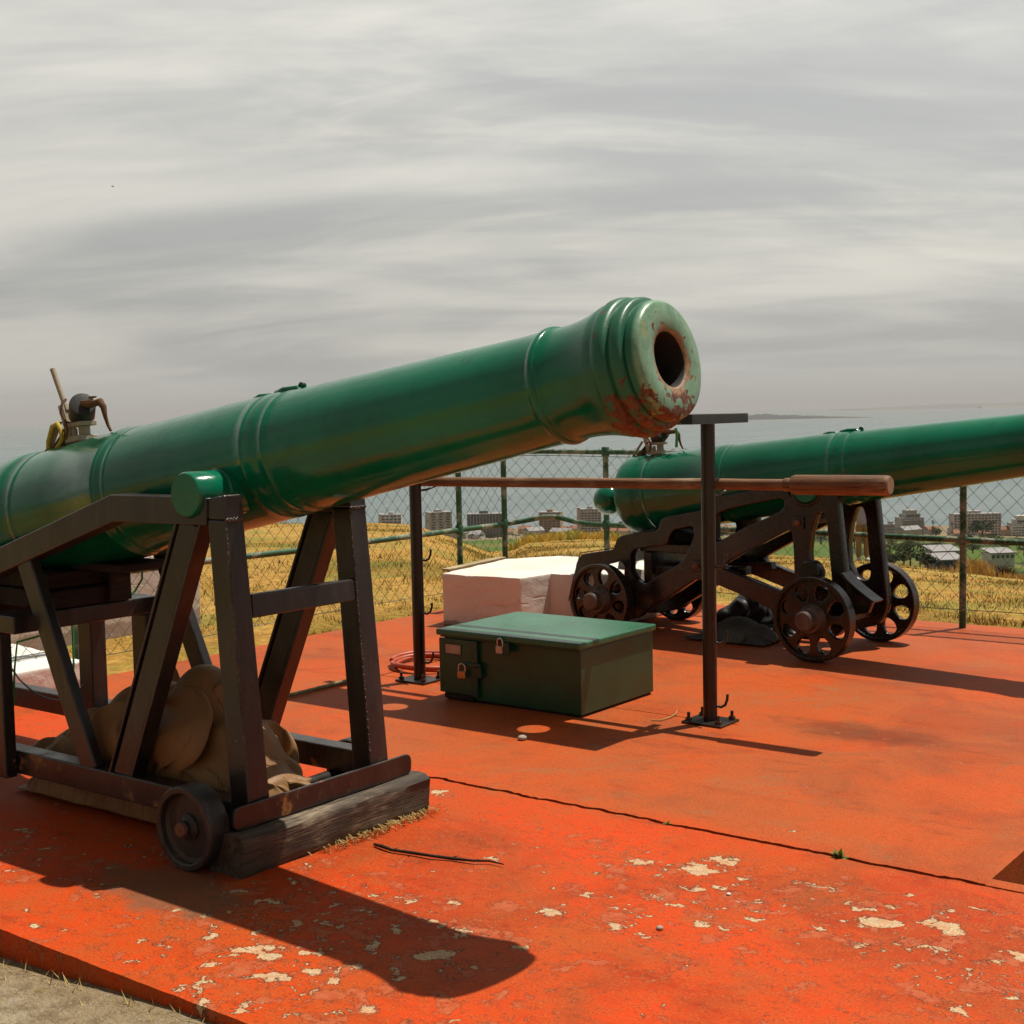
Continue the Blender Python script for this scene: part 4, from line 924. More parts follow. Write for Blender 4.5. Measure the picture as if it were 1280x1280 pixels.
# ----------------------------------------------------------------------------------------------
# chain link fence
# ----------------------------------------------------------------------------------------------
fn = thing('chain_link_fence', 'green pipe fence with diamond wire mesh round two sides of the slab', 'fence', (-3.2, 5.47, 0))
FO = Vector((-3.2, 5.47, 0))
run = [(-3.2, -3.2), (-3.2, 5.47), (-3.15, 5.57), (-3.03, 5.64), (-2.88, 5.665), (9.5, 5.665)]
cum = [0.0]
for p, q in zip(run, run[1:]): cum.append(cum[-1] + math.dist(p, q))
def along(s):
    s = max(0, min(cum[-1], s))
    for i in range(len(run)-1):
        if s <= cum[i+1] or i == len(run)-2:
            t = (s-cum[i])/(cum[i+1]-cum[i]); return (run[i][0]+(run[i+1][0]-run[i][0])*t - FO.x, run[i][1]+(run[i+1][1]-run[i][1])*t - FO.y)
def s_of(x, y): 
    return (y+3.2) if x <= -3.19 else cum[4] + (x+2.88)
posts = [(-3.2, -1.0), (-3.2, 1.66), (-3.2, 4.925), (-3.2, 5.465), (-2.40, 5.665), (.245, 5.665), (2.90, 5.665), (5.55, 5.665)]
def midz(s): 
    z = .552 + .006*math.sin(s*1.3)
    k = math.exp(-((s - s_of(-2.88, 5.665) + .02)/.22)**2)*.050; return z + k - .012*max(0, 1-abs(s-s_of(-3.2, 3.4))/1.5)
ss = np.arange(0, cum[-1], .06)
b = MB(); b.tube([(*along(s), midz(s)) for s in ss], .0195, 12); b.build('mid_rail', M['fence'], fn, 60)
b = MB(); b.tube([(*along(s), 1.093 + .004*math.sin(s*1.7)) for s in ss], .0175, 12); b.build('top_rail', M['fence'], fn, 60)
for x, y in posts:
    lx, ly = x-FO.x, y-FO.y; z0 = 0.0 if y > 5.6 else -.10
    b = MB(); b.tube([(lx, ly, z0), (lx+.002, ly, .5), (lx, ly, 1.10)], .0215, 14); p_ = b.build('post', M['fence'], fn, 40)
    for hz in (midz(s_of(x, y)), 1.094):
        k = MB(); k.tube([(lx, ly, hz-.034), (lx, ly, hz-.028), (lx, ly, hz+.028), (lx, ly, hz+.036)], [.023, .030, .030, .024], 14); k.build('clamp', M['fence'], p_, 40)
CW = .052
def build_mesh_wire():
    b = MB(); n = int(cum[-1]/CW); z0, z1 = .105, 1.118; rows = int((z1-z0)/CW)
    for i in range(n):
        path = []
        sag = .5*noise.noise((i*.05, 1, 0))
        for k in range(rows+1):
            s = i*CW + (CW if (k+i) % 2 else 0); x, y = along(s); z = z0 + k*(z1-z0)/rows + .004*noise.noise((i*.13, k*.2, 5))
            nrm = .003*(1 if k % 2 else -1)
            o_ = .026 + .010*noise.noise((s*.8, k*.12, 7))
            if x < -.001 + 0 and y < 0: path.append((x+o_+nrm, y, z))
            else: path.append((x, y-o_+nrm, z))
        b.tube(path, .0021, 4, cap=False)
    return b
b = build_mesh_wire(); b.build('wire_mesh', M['wire'], fn, 80, fix=False)
b = MB()
for zz, ph in ((.115, 0), (1.06, 2)):
    b.tube([((lambda p: (p[0] + (.028 if p[1] < 0 else 0), p[1] - (.0 if p[1] < 0 else .028)))(along(s)) + (zz + .008*math.sin(s*2.1+ph),)) for s in np.arange(0, cum[-1], .12)], .0026, 5)
b.build('line_wire', M['fence'], fn, 60)

# ----------------------------------------------------------------------------------------------
# cloth heaps (a small spring simulation drapes each sheet over a mound)
# ----------------------------------------------------------------------------------------------
def cloth_obj(name, P, m, label, cat, thick=.004, origin=(0, 0, 0)):
    nx, ny = P.shape[:2]; idx = np.arange(nx*ny).reshape(nx, ny)
    fs = np.stack([idx[:-1, :-1], idx[1:, :-1], idx[1:, 1:], idx[:-1, 1:]], -1).reshape(-1, 4)
    me = bpy.data.meshes.new(name); me.from_pydata((P - np.array(origin)).reshape(-1, 3).tolist(), [], fs.tolist()); me.update()
    o = link(name, me, m, None, 0); o.location = origin; me.polygons.foreach_set('use_smooth', [True]*len(me.polygons))
    s = o.modifiers.new('thickness', 'SOLIDIFY'); s.thickness = thick; s.offset = 1
    q = o.modifiers.new('smooth', 'SUBSURF'); q.levels = 1; q.render_levels = 1
    return tag(o, label, cat)
# brown tarpaulin bundled under the near gun
def wrinkled(nx, ny, x0, x1, y0, y1, hfun, extra, seed, steps=110, dz=.0009, keep=.35, bend=.5):
    """a sheet with more cloth than the pile beneath it needs: it buckles into folds and settles on the pile"""
    gx, gy = np.linspace(x0, x1, nx), np.linspace(y0, y1, ny)
    X, Y = np.meshgrid(gx, gy, indexing='ij'); H = np.array([[hfun(x, y)*min(1, (y-y0)/.07, (y1-y)/.07, (x1-x)/.09, (x-x0)/.12)**.6 for y in gy] for x in gx])
    P = np.stack([X, Y, H + .012], -1); P0 = P.copy(); rng = np.random.default_rng(seed)
    n1 = np.array([[noise.noise((x*9+y*3, y*6-x*3, seed)) + .5*noise.noise((x*13, y*18, seed+3)) for y in gy] for x in gx])
    dx = np.linalg.norm(P[1:] - P[:-1], axis=-1, keepdims=True); dy = np.linalg.norm(P[:, 1:] - P[:, :-1], axis=-1, keepdims=True)
    ex = 1 + extra*(1.0 + .9*n1[..., None]); ex = np.maximum(ex, 1.0)
    Lx, Ly = dx*ex[1:], dy*ex[:, 1:]
    N = np.cross(np.gradient(P, axis=0), np.gradient(P, axis=1)); N /= np.linalg.norm(N, axis=-1, keepdims=True)
    P = P + N*(np.abs(n1)*.040 + .004*rng.random((nx, ny)))[..., None]; Q = P.copy()
    hx, hy = (x1-x0)/(nx-1), (y1-y0)/(ny-1)
    def cons(a, b, L, k, push=False):
        d = P[b] - P[a]; l = np.sqrt((d*d).sum(-1, keepdims=True)) + 1e-9; e = (l - L)/l
        if push: e = np.minimum(e, 0)
        c = d*(.5*k*e); P[a] += c; P[b] -= c
    S = np.s_
    cx = np.cumsum(np.concatenate([np.zeros((1, ny, 1)), Lx], 0), 0); cy = np.cumsum(np.concatenate([np.zeros((nx, 1, 1)), Ly], 1), 1)
    for it in range(steps):
        V = np.clip((P - Q)*.9, -.012, .012); V[..., 2] -= dz*(.15 if it < steps*.5 else 1.0); Q = P.copy(); P = P + V
        for _ in range(8):
            for o in (0, 1):
                k = (nx-o)//2*2; cons(S[o:o+k:2, :], S[o+1:o+1+k:2, :], Lx[o:o+k:2], 1.0); k = (ny-o)//2*2; cons(S[:, o:o+k:2], S[:, o+1:o+1+k:2], Ly[:, o:o+k:2], 1.0)
            for q, f, st in ((2, .96, bend), (4, .90, bend*.7), (7, .74, bend*.4)):
                cons(S[:-q, :], S[q:, :], (cx[q:] - cx[:-q])*f, st*.5, True); cons(S[:, :-q], S[:, q:], (cy[:, q:] - cy[:, :-q])*f, st*.5, True)
            fx = np.clip((P[..., 0]-x0)/hx, 0, nx-1.001); fy = np.clip((P[..., 1]-y0)/hy, 0, ny-1.001); ix, iy = fx.astype(int), fy.astype(int); tx, ty = fx-ix, fy-iy
            hb = (H[ix, iy]*(1-tx) + H[ix+1, iy]*tx)*(1-ty) + (H[ix, iy+1]*(1-tx) + H[ix+1, iy+1]*tx)*ty
            low = P[..., 2] < hb; P[..., 2] = np.where(low, P[..., 2]*.3 + hb*.7, P[..., 2])
            Q[..., :2] = np.where(low[..., None], Q[..., :2]*keep + P[..., :2]*(1-keep), Q[..., :2])
            for sl in (S[:1, :], S[-1:, :], S[:, :1], S[:, -1:]): P[sl] = P0[sl]
            P[..., 0] = np.clip(P[..., 0], x0-.02, x1+.01); P[..., 1] = np.clip(P[..., 1], y0, y1); P[..., 2] = np.maximum(P[..., 2], .012)
    return P
def pile(bumps, floor=.0, p=6.0):
    def h(x, y):
        s = 0
        for cx_, cy_, hh, rx, ry in bumps:
            r = math.hypot((x-cx_)/rx, (y-cy_)/ry); s += max(0, hh*(1 - r**2.2))**p
        return floor + s**(1/p)
    return h
P = wrinkled(190, 64, -1.48, -.085, .178, .520, pile([(-.58, .36, .54, .21, .27), (-.40, .35, .38, .24, .28), (-.22, .33, .22, .16, .26), (-.95, .37, .43, .24, .28), (-.76, .31, .34, .36, .22), (-1.24, .34, .25, .26, .26), (-.5, .27, .28, .36, .16)]), .30, 5, 85, .0010, .1, .20)
tp = cloth_obj('tarpaulin', P, M['tarp'], 'crumpled brown tarpaulin bundled inside the near steel carriage', 'tarpaulin', .005, (-.5, .4, 0))
b = MB(); fl = []                                      # a stiff corner of the sheet standing up, with its eyelet
for i in range(7):
    for j in range(5):
        t = i/6; k = (j/4-.5); fl.append((-.90 - .05*t + k*(.20 - .13*t) + .5, .40 + .04*t + .02*math.sin(t*4) + .06*k*k*4*(1-t) - .4, .30 + .30*t + .05*k))
b.add(fl, [(i*5+j, (i+1)*5+j, (i+1)*5+j+1, i*5+j+1) for i in range(6) for j in range(4)]); fo = b.build('flap', M['tarp'], tp, 60); sm_ = fo.modifiers.new('thickness', 'SOLIDIFY'); sm_.thickness = .005
b = MB(); b.lathe([(-.004, .006), (-.004, .012), (.004, .012), (.004, .006)], 12, 'y', (-.945+.5, .440-.4, .575)); b.build('eyelet', M['brass'], fo, 30)
bo_ = on_z(925, 800)
bx_, by_ = float(bo_[0]), float(bo_[1])
P = wrinkled(96, 72, bx_-.28, bx_+.24, by_-.17, by_+.22, pile([(bx_-.03, by_+.04, .13, .20, .18), (bx_+.13, by_+.0, .10, .14, .16), (bx_-.17, by_+.05, .07, .13, .16), (bx_+.05, by_-.08, .07, .15, .10)]), .34, 9, 80, .0008, .1, .40)
cloth_obj('canvas_cover', P, M['bag'], 'crumpled dark grey canvas cover lying behind the rack post under the far cannon', 'cover', .005, (float(bo_[0]), float(bo_[1]), 0))
bq = bo_ + np.array([.02, .32, 0])
qx_, qy_ = float(bq[0]), float(bq[1])
P = wrinkled(80, 52, qx_-.40, qx_+.36, qy_-.10, qy_+.30, pile([(qx_-.10, qy_+.08, .26, .27, .24), (qx_+.12, qy_+.08, .20, .26, .22)]), .20, 12, 70, .0008, .1, .8)
cloth_obj('rubber_sheet', P, M['bagdark'], 'smooth black sheet bundled under the far cannon, behind the grey canvas', 'sheet', .004, (float(bq[0]), float(bq[1]), 0))

# ----------------------------------------------------------------------------------------------
# hose, cables, twig, weeds, straw, stones
# ----------------------------------------------------------------------------------------------
hc = on_z(540, 833)
b = MB(); pth = []
for i in range(150):
    t = i/149*2*math.pi*2.6; rr = .20 + .012*math.sin(t*1.3) + .010*(i/149)
    pth.append((rr*math.cos(t)*1.05, rr*math.sin(t), .013 + .011*(i/149)*2.6 + .004*math.sin(t*3)))
b.tube(pth, .0125, 8); o = b.build('garden_hose', M['hose'], None, 60); o.location = (float(hc[0]), float(hc[1]), 0); tag(o, 'coiled red hose on the slab beside the left rack post', 'hose')
pts = [on_z(x, y) for x, y in ((300, 888), (336, 877), (380, 866), (430, 856), (470, 845))]
b = MB(); b.tube([(p[0] + .004*math.sin(i*3), p[1], .013) for i, p in enumerate([pts[0] + (pts[-1]-pts[0])*t for t in np.linspace(0, 1, 30)])], .010, 8); o = b.build('olive_cable', M['olive_cable'], None, 60); tag(o, 'olive cable lying along the slab joint between the near cannon and hose', 'cable')
b = MB(); b.tube([(-1.20, .59, .86), (-1.22, .60, .78), (-1.24, .58, .735), (-1.255, .54, .700), (-1.258, .42, .675), (-1.258, .30, .655), (-1.258, .20, .62)], .0042, 6); b.tube([(-1.258, .20, .62), (-1.30, .10, .60), (-1.34, .11, .50), (-1.35, .10, .32)], .0042, 6)
o = b.build('green_cable', M['green_wire'], None, 60); tag(o, 'bright green cable looped across the timber bed of the near cannon', 'cable')
b = MB(); b.tube([(-1.87, .715, .63), (-1.868, .722, .50), (-1.868, .72, .36), (-1.86, .70, .22)], .005, 6); o = b.build('green_cable', M['green_wire'], None, 60); tag(o, 'green cable running down the rear leg of the near carriage frame', 'cable')
b = MB(); q0 = [hit(x, y, (0, .5, 0), (0, 1, 0)) for x, y in ((12, 832), (25, 850), (45, 868), (62, 874), (78, 876), (95, 868), (106, 856))]
b.tube([tuple(p) for p in q0], .0045, 6); o = b.build('black_cable', M['blk_wire'], None, 60); tag(o, 'thin black cable sagging behind the slanted braces of the near cannon', 'cable')
q = [on_z(x, y) for x, y in ((468, 1058), (478, 1062), (490, 1066), (512, 1069), (540, 1074), (565, 1076), (592, 1080), (612, 1080), (630, 1084))]
b = MB(); b.tube([(p[0], p[1], .007 + .004*abs(math.sin(i*1.9))) for i, p in enumerate(q)], [.0045, .006, .005, .0055, .0048, .0052, .004, .0036, .002], 7)
for i, d in ((2, 1), (3, -1), (5, 1), (6, 1)): b.tube([(q[i][0], q[i][1], .009), (q[i][0]+.012, q[i][1]+.012*d, .015)], [.0035, .0012], 5)
o = b.build('fallen_twig', M['twig'], None, 60); tag(o, 'dark thin twig lying on the red slab in the foreground', 'twig')
def weed(x, y, n, r, label, seed):
    rg = random.Random(seed); b = MB()
    for k in range(n):
        a = rg.uniform(0, 6.28); L = r*rg.uniform(.5, 1.1); el = rg.uniform(.15, 1.2); w = L*rg.uniform(.14, .24); d = Vector((math.cos(a)*math.cos(el), math.sin(a)*math.cos(el), math.sin(el))); s = Vector((-math.sin(a), math.cos(a), 0))
        p1 = d*L*.5 + Vector((0, 0, .2*L*.3)); p2 = d*L
        b.add([s*w*.2, s*-w*.2, p1 - s*w, p1 + s*w, p2], [(0, 1, 2, 3), (3, 2, 4)])
    o = b.build('weed_plant', M['leaf'], None, 0, fix=False); o.location = (x, y, -.006); return tag(o, label, 'weed', 'weeds in the slab joint')
w1 = on_z(1052, 1069); weed(float(w1[0]), 1.196, 60, .034, 'leafy green weed growing in the slab crack, the bigger clump', 2)
w2 = on_z(835, 1029); weed(float(w2[0]), 1.194, 22, .020, 'tiny green weed growing in the slab crack, the smaller sprig', 5)
b = MB(); rg = random.Random(4)
for k in range(300):
    t = rg.random()**.8; x = .012 + rg.random()**2*.05; y = .30 + .55*t + rg.gauss(0, .02); L = rg.uniform(.02, .06); a = rg.uniform(-.6, 3.6); el = rg.uniform(.02, .55)
    p = Vector((x, y, .004)); q_ = p + Vector((math.cos(a)*math.cos(el)*L*.8, math.sin(a)*math.cos(el)*L, math.sin(el)*L*.7)); m_ = (p+q_)/2 + Vector((0, 0, L*.12)); s = Vector((0, 0, .0012)) + Vector((math.sin(a), -math.cos(a), 0))*.0012
    b.add([p-s, p+s, m_+s, m_-s, q_], [(0, 1, 2, 3), (3, 2, 4)])
o = b.build('straw', M['straw'], None, 0, fix=False); tag(o, 'dry straw along the foot of the wooden beam', 'straw', kind='stuff')
b = MB(); rg = random.Random(14)
for k in range(110):
    x = rg.uniform(-.6, .75); y = -.66 - abs(rg.gauss(0, .035)); L = rg.uniform(.02, .05); a = rg.uniform(0, 6.28); el = rg.uniform(.1, 1.0)
    p = Vector((x, y, -.082 + .050*max(0, min(1, (x+.27)/.75)))); q_ = p + Vector((math.cos(a)*math.cos(el)*L, math.sin(a)*math.cos(el)*L*.6, math.sin(el)*L)); s = Vector((math.sin(a), -math.cos(a), 0))*.0016
    b.add([p-s, p+s, q_], [(0, 1, 2)])
o = b.build('kerb_straw', M['straw'], None, 0, fix=False); tag(o, 'dry wisps along the foot of the slab edge', 'straw', kind='stuff')
for i, (x, y, s, mm_, lb, z) in enumerate(((911, 1119, .007, 'pebble', 'small white pebble on the red slab in front of the crack', 0), (825, 1162, .010, 'stone', 'dark flat chip of stone on the red paint in the foreground', 0), (653, 925, .020, 'stone', 'pale lump of stone on the slab before the green chest', 0),
          (62, 1252, .010, 'stone', 'small loose stone on the lower yard, leftmost', -.113), (78, 1250, .009, 'stone', 'small loose stone on the lower yard, in the middle', -.113), (110, 1246, .009, 'stone', 'small loose stone on the lower yard, rightmost', -.113))):
    p = on_z(x, y, z); b = MB(); vs, fs = ball((0, 0, 0), s, 8, 6, .6); b.add([(v[0]*(1+.3*noise.noise((v[0]*90, i, 1))), v[1]*(1+.3*noise.noise((v[1]*90, i, 2))), v[2]) for v in vs], fs)
    o = b.build('pebble', M[mm_], None, 60); o.location = (float(p[0]), float(p[1]), z + s*.5); tag(o, lb, 'stone')
b = MB(); q = [on_z(x, y) for x, y in ((814, 902), (826, 902), (838, 898), (845, 894), (846, 890))]; b.tube([(p[0], p[1], .006) for p in q], .0028, 6); o = b.build('bent_wire', M['straw'], None, 60); tag(o, 'short bent pale stalk on the slab between chest and rack post', 'stalk')
# ----------------------------------------------------------------------------------------------
# the town by the sea
# ----------------------------------------------------------------------------------------------
AZF = math.atan2(RH[1], RH[0])
def flat(name, c, c2=None, rough=.85): return simple(name, c, c2 or tuple(k*.85 for k in c), .15, rough, .2, 0)
BM = {'cream': flat('cream_render', (.46, .41, .33)), 'white': flat('white_render', (.60, .57, .53)), 'tan': flat('tan_render', (.42, .29, .18)), 'dark': flat('dark_concrete', (.13, .125, .13)), 'grey': flat('grey_concrete', (.36, .345, .33)), 'pink': flat('pinkish_render', (.52, .46, .43)), 'roof': flat('roof_grey', (.30, .29, .29)), 'rust': flat('tile_roof', (.26, .12, .07)), 'sand': flat('sand_render', (.48, .36, .22))}
BM['pane'] = simple('window_glass_dark', (.075, .08, .09), (.11, .115, .125), .5, .2, .5, 0)
def frame_at(xc, yb, depth):
    p = far(xc, yb, depth); return Vector(p)
def building(name, label, x0, x1, yt, yb, depth, m, rows, cols, style='grid', deep=.7, extra=None, turn=0.0, group='apartment blocks by the sea', ww=.62, wh=.55):
    xc = (x0+x1)/2; base = frame_at(xc, yb, depth); W = (x1-x0)*depth/F; H = (yb-yt)*depth/F
    t = thing(name, label, 'building', tuple(base), AZF + turn, group)
    D = W*deep
    b = MB(); b.box(-W/2, W/2, 0, D, -14, H); b.build('walls', m, t, 0)
    b = MB(); b.box(-W/2-.2, W/2+.2, -.25, D, H+.01, H+.7); r = b.build('roof', BM['roof'], t, 0)
    b = MB(); b.box(-W*.16, W*.10, D*.3, D*.7, H+.7, H+3.0); b.build('lift_house', m, r, 0)
    cw, rh = W/cols, H/rows
    w = None
    for i in range(cols):
        for j in range(rows):
            x = -W/2 + cw*(i+.5); z = rh*(j+.5)
            if w is None:
                b = MB(); b.box(-cw*ww/2, cw*ww/2, -.18, .0, -rh*wh/2, rh*wh/2); w = b.build('window', BM['pane'], t, 0); o = w
            else:
                o = w.copy(); COL.objects.link(o); o.parent = t
            o.location = (x, 0, z)
    if style == 'balcony':
        s = None
        for j in range(rows):
            if s is None:
                b = MB(); b.box(-W/2-.1, W/2+.1, -1.3, -.2, -.12, .75); s = b.build('balcony', m, t, 0); o = s
            else: o = s.copy(); COL.objects.link(o); o.parent = t
            o.location = (0, 0, rh*j + .1)
    if style == 'fins':
        s = None
        for i in range(cols+1):
            if s is None:
                b = MB(); b.box(-.35, .35, -1.2, -.02, 0, H); s = b.build('fin', BM['grey'], t, 0); o = s
            else: o = s.copy(); COL.objects.link(o); o.parent = t
            o.location = (-W/2 + cw*i, 0, 0)
    if extra: extra(t, W, H, D, m)
    return t
def tower_side(t, W, H, D, m):
    b = MB(); b.box(-W/2-W*.16, -W/2-.05, D*.1, D*.7, -14, H*1.09); b.build('stair_tower', m, t, 0)
def step_top(t, W, H, D, m):
    b = MB(); b.box(-W*.36, W*.36, .8, D*.8, H+.75, H+4.2); u = b.build('upper_floor', m, t, 0)
    b = MB(); b.box(-W*.26, W*.22, 1.6, D*.7, H+4.25, H+7.4); b.build('penthouse', m, u, 0)
    b = MB(); b.box(-W*.30, W*.30, .55, .79, H+1.4, H+3.3); b.build('window_band', BM['pane'], u, 0)
building('apartment_block', 'small white apartment block just above the grass crest, furthest left of the far buildings', 477, 502, 644, 662, 1420, BM['white'], 5, 5, 'balcony', .6, tower_side)
building('apartment_block', 'cream apartment block seen between the left rack post and the first fence post', 537, 566, 641, 671, 1360, BM['cream'], 9, 3, 'grid', .7, None, .35, ww=.5)
building('apartment_block', 'wide dark gridded apartment block between the two left fence posts', 584.5, 628, 643, 668, 1340, BM['dark'], 8, 11, 'fins', .4, None, ww=.7, wh=.6)
building('apartment_block', 'tan brown apartment tower standing right of the two left fence posts', 674, 701, 641, 672, 1300, BM['tan'], 10, 5, 'balcony', .7, None, -.2)
building('apartment_block', 'pale apartment block with a taller stair tower at its left side', 726, 752, 637, 669, 1330, BM['pink'], 10, 6, 'balcony', .6, tower_side)
building('apartment_block', 'stepped grey apartment tower right of the far cannon wheel', 1127, 1156, 648, 668, 1230, BM['grey'], 7, 7, 'balcony', .7, step_top, .2)
building('apartment_block', 'long pinkish grey apartment block behind the right fence post', 1192, 1252, 643, 670, 1240, BM['pink'], 8, 14, 'grid', .3, None, .05)
building('apartment_block', 'white stepped apartment block at the right picture edge', 1266, 1296, 655, 671, 1210, BM['white'], 5, 8, 'balcony', .7, step_top)
building('apartment_block', 'low wide pale block beside the stepped grey tower', 1104, 1126, 656, 668, 1270, BM['grey'], 3, 8, 'grid', .5)
building('apartment_block', 'dark glassy block seen just behind the breech knob of the far cannon', 768, 786, 656, 670, 1310, BM['dark'], 5, 6, 'grid', .5)
# nearer houses
def house(label, x0, x1, yt, yb, depth, m, mroof, group, wins=4, deep=.8, flat_roof=True):
    xc = (x0+x1)/2; base = frame_at(xc, yb, depth); W = (x1-x0)*depth/F; H = (yb-yt)*depth/F
    t = thing('house', label, 'house', tuple(base), AZF + .12, group)
    b = MB(); b.box(-W/2, W/2, 0, W*deep, -6, H); b.build('walls', m, t, 0)
    b = MB()
    if flat_roof: b.hexa([(-W/2-.4, -.6, H+.02), (W/2+.4, -.6, H+.02), (W/2+.4, W*deep+.4, H+.9), (-W/2-.4, W*deep+.4, H+.9)], [(-W/2-.4, -.6, H+.35), (W/2+.4, -.6, H+.35), (W/2+.4, W*deep+.4, H+1.25), (-W/2-.4, W*deep+.4, H+1.25)])
    else: b.add([(-W/2-.3, -.3, H), (W/2+.3, -.3, H), (W/2+.3, W*deep+.3, H), (-W/2-.3, W*deep+.3, H), (-W/2-.3, W*deep/2, H+W*.22), (W/2+.3, W*deep/2, H+W*.22)], [(0, 1, 5, 4), (2, 3, 4, 5), (0, 4, 3), (1, 2, 5), (3, 2, 1, 0)])
    b.build('roof', mroof, t, 0)
    for i in range(wins):
        b = MB(); cw = W/wins; b.box(-W/2+cw*(i+.2), -W/2+cw*(i+.8), -.10, 0, H*.28, H*.78); b.build('window', BM['pane'], t, 0)
    return t
house('grey house with a long sloping flat roof among trees, left of the right fence post', 1166, 1200, 690, 703, 330, BM['grey'], BM['roof'], 'houses on the slope', 5)
house('low dark annexe in front of the grey sloping roofed house', 1168, 1206, 701, 709, 300, BM['dark'], BM['roof'], 'houses on the slope', 4)
house('low white flat roofed house above the dry grass near the right edge', 1238, 1269, 692, 700, 420, BM['white'], BM['roof'], 'houses on the slope', 5)
rg = random.Random(31); protos = []
for k in range(46):
    x = rg.choice([rg.uniform(590, 680), rg.uniform(700, 800), rg.uniform(1090, 1290), rg.uniform(820, 1080), rg.uniform(470, 580)]); rr_2 = rg.uniform(1180, 1440)
    gz = float(ground_z(np.array([x]), np.array([float(rr_2)]))[0]); d = FH + RH*math.tan(math.atan((x-640)/F)); p = EYE + d/np.linalg.norm(d)*rr_2
    W = rg.uniform(9, 20); H = rg.uniform(3.5, 8); mm_ = [BM['white'], BM['cream'], BM['sand'], BM['pink'], BM['grey']][k % 5]
    if k < 10:
        b = MB(); b.box(-W/2, W/2, -5, 6, -4, H); t = b.build('cottage', mm_, None, 0)
        q_ = MB(); q_.add([(-W/2-.3, -5.3, H), (W/2+.3, -5.3, H), (W/2+.3, 6.3, H), (-W/2-.3, 6.3, H), (-W/2-.3, .5, H+3), (W/2+.3, .5, H+3)], [(0, 1, 5, 4), (2, 3, 4, 5), (0, 4, 3), (1, 2, 5), (3, 2, 1, 0)]); q_.build('roof', BM['rust'] if k % 3 else BM['roof'], t, 0); protos.append(t)
    else: t = copy_tree(protos[k % 10])
    t.location = (float(p[0]), float(p[1]), gz); t.rotation_euler = (0, 0, rg.uniform(-.6, .6) + AZF)
    tag(t, 'tiny low house in the far seaside town between the apartment blocks', 'house', 'small houses of the far town')

# ----------------------------------------------------------------------------------------------
# trees
# ----------------------------------------------------------------------------------------------
def crown_mesh(seed, w, h, n, leaf, cols):
    rg = random.Random(seed); vs = []; fs = []; ct = []
    lobes = [(Vector((rg.uniform(-.33, .33)*w, rg.uniform(-.33, .33)*w, rg.uniform(.30, .82)*h)), rg.uniform(.20, .34)*w, rg.uniform(.16, .28)*h, rg.choice(cols)) for _ in range(9)]
    lobes.append((Vector((0, 0, .5*h)), .33*w, .3*h, cols[0]))
    for k in range(n):
        c, r, rz, col = rg.choice(lobes); d = Vector((rg.gauss(0, 1), rg.gauss(0, 1), rg.gauss(0, 1))).normalized() * rg.uniform(.55, 1.05)
        p = c + Vector((d.x*r, d.y*r, d.z*rz)); s = leaf*rg.uniform(.5, 1.3)
        a = Vector((rg.gauss(0, 1), rg.gauss(0, 1), rg.gauss(0, 1))).normalized(); b_ = a.cross(Vector((rg.gauss(0, 1), rg.gauss(0, 1), rg.gauss(0, 1)))).normalized()
        i = len(vs); vs += [p - a*s, p + b_*s*.6, p + a*s, p - b_*s*.6]; fs.append((i, i+1, i+2, i+3)); v = rg.uniform(.7, 1.25)
        ct += [(col[0]*v, col[1]*v, col[2]*v, 1)]*4
    me = bpy.data.meshes.new('crown'); me.from_pydata([tuple(v) for v in vs], [], fs); me.update()
    at = me.color_attributes.new('tint', 'FLOAT_COLOR', 'POINT'); at.data.foreach_set('color', np.array(ct, np.float32).ravel()); return me
DG = [(.030, .045, .014), (.042, .060, .018), (.055, .070, .020)]; OG = [(.060, .075, .018), (.075, .09, .025), (.09, .095, .030)]
def tree(label, x, yb, depth, wpx, hpx, cols, seed, n=520, group='trees below the hill crest', name='bushy_tree'):
    p = far(x, yb, depth); w = wpx*depth/F; h = hpx*depth/F
    t = thing(name, label, 'tree', tuple(p), seed*1.3, group)
    b = MB(); b.tube([(0, 0, -2), (0, 0, h*.2), (w*.03, 0, h*.5)], [w*.045, w*.035, w*.018], 8); b.tube([(0, 0, h*.2), (w*.18, w*.05, h*.55)], [w*.025, w*.01], 6); b.tube([(0, 0, h*.25), (-w*.2, -w*.04, h*.6)], [w*.025, w*.01], 6); b.build('trunk', M['bark'], t, 60)
    link('crown', crown_mesh(seed, w, h, n, max(w*.045, .25), cols), M['foliage'], t, 0)
    return t
tl = 'dark green bushy tree in the clump below the crest right of the far cannon'
for k, (x, y, d, w, h, c) in enumerate([(1112, 690, 520, 20, 16, DG), (1124, 694, 430, 24, 18, DG), (1138, 700, 330, 26, 20, DG), (1150, 704, 280, 24, 18, DG), (1160, 708, 240, 20, 16, DG), (1130, 704, 300, 24, 16, OG), (1142, 686, 640, 22, 12, OG), (1158, 692, 520, 20, 13, DG), (1108, 700, 380, 20, 18, OG), (1118, 707, 260, 22, 18, DG), (1098, 694, 400, 20, 16, DG), (1172, 686, 640, 16, 9, OG)]):
    tree(tl, x, y, d, w, h, c, 40+k)
tree('broad round tree in front of the long pinkish apartment block', 1228, 668, 1050, 34, 21, DG, 70, 900)
tree('olive green tree between the stepped grey tower and the right fence post', 1170, 669, 900, 18, 11, OG, 71, 500)
for k, (x, y, d, w, h, c) in enumerate([(1200, 684, 700, 20, 10, DG), (1216, 690, 640, 22, 10, OG), (1254, 685, 720, 18, 9, DG), (1274, 682, 720, 20, 9, OG), (1206, 675, 900, 26, 8, DG), (1242, 676, 880, 26, 8, OG), (1280, 690, 600, 18, 8, DG)]):
    tree('low scrubby tree on the green slope near the right fence post', x, y, d, w, h, c, 90+k, 420, 'scrub on the far right slope')
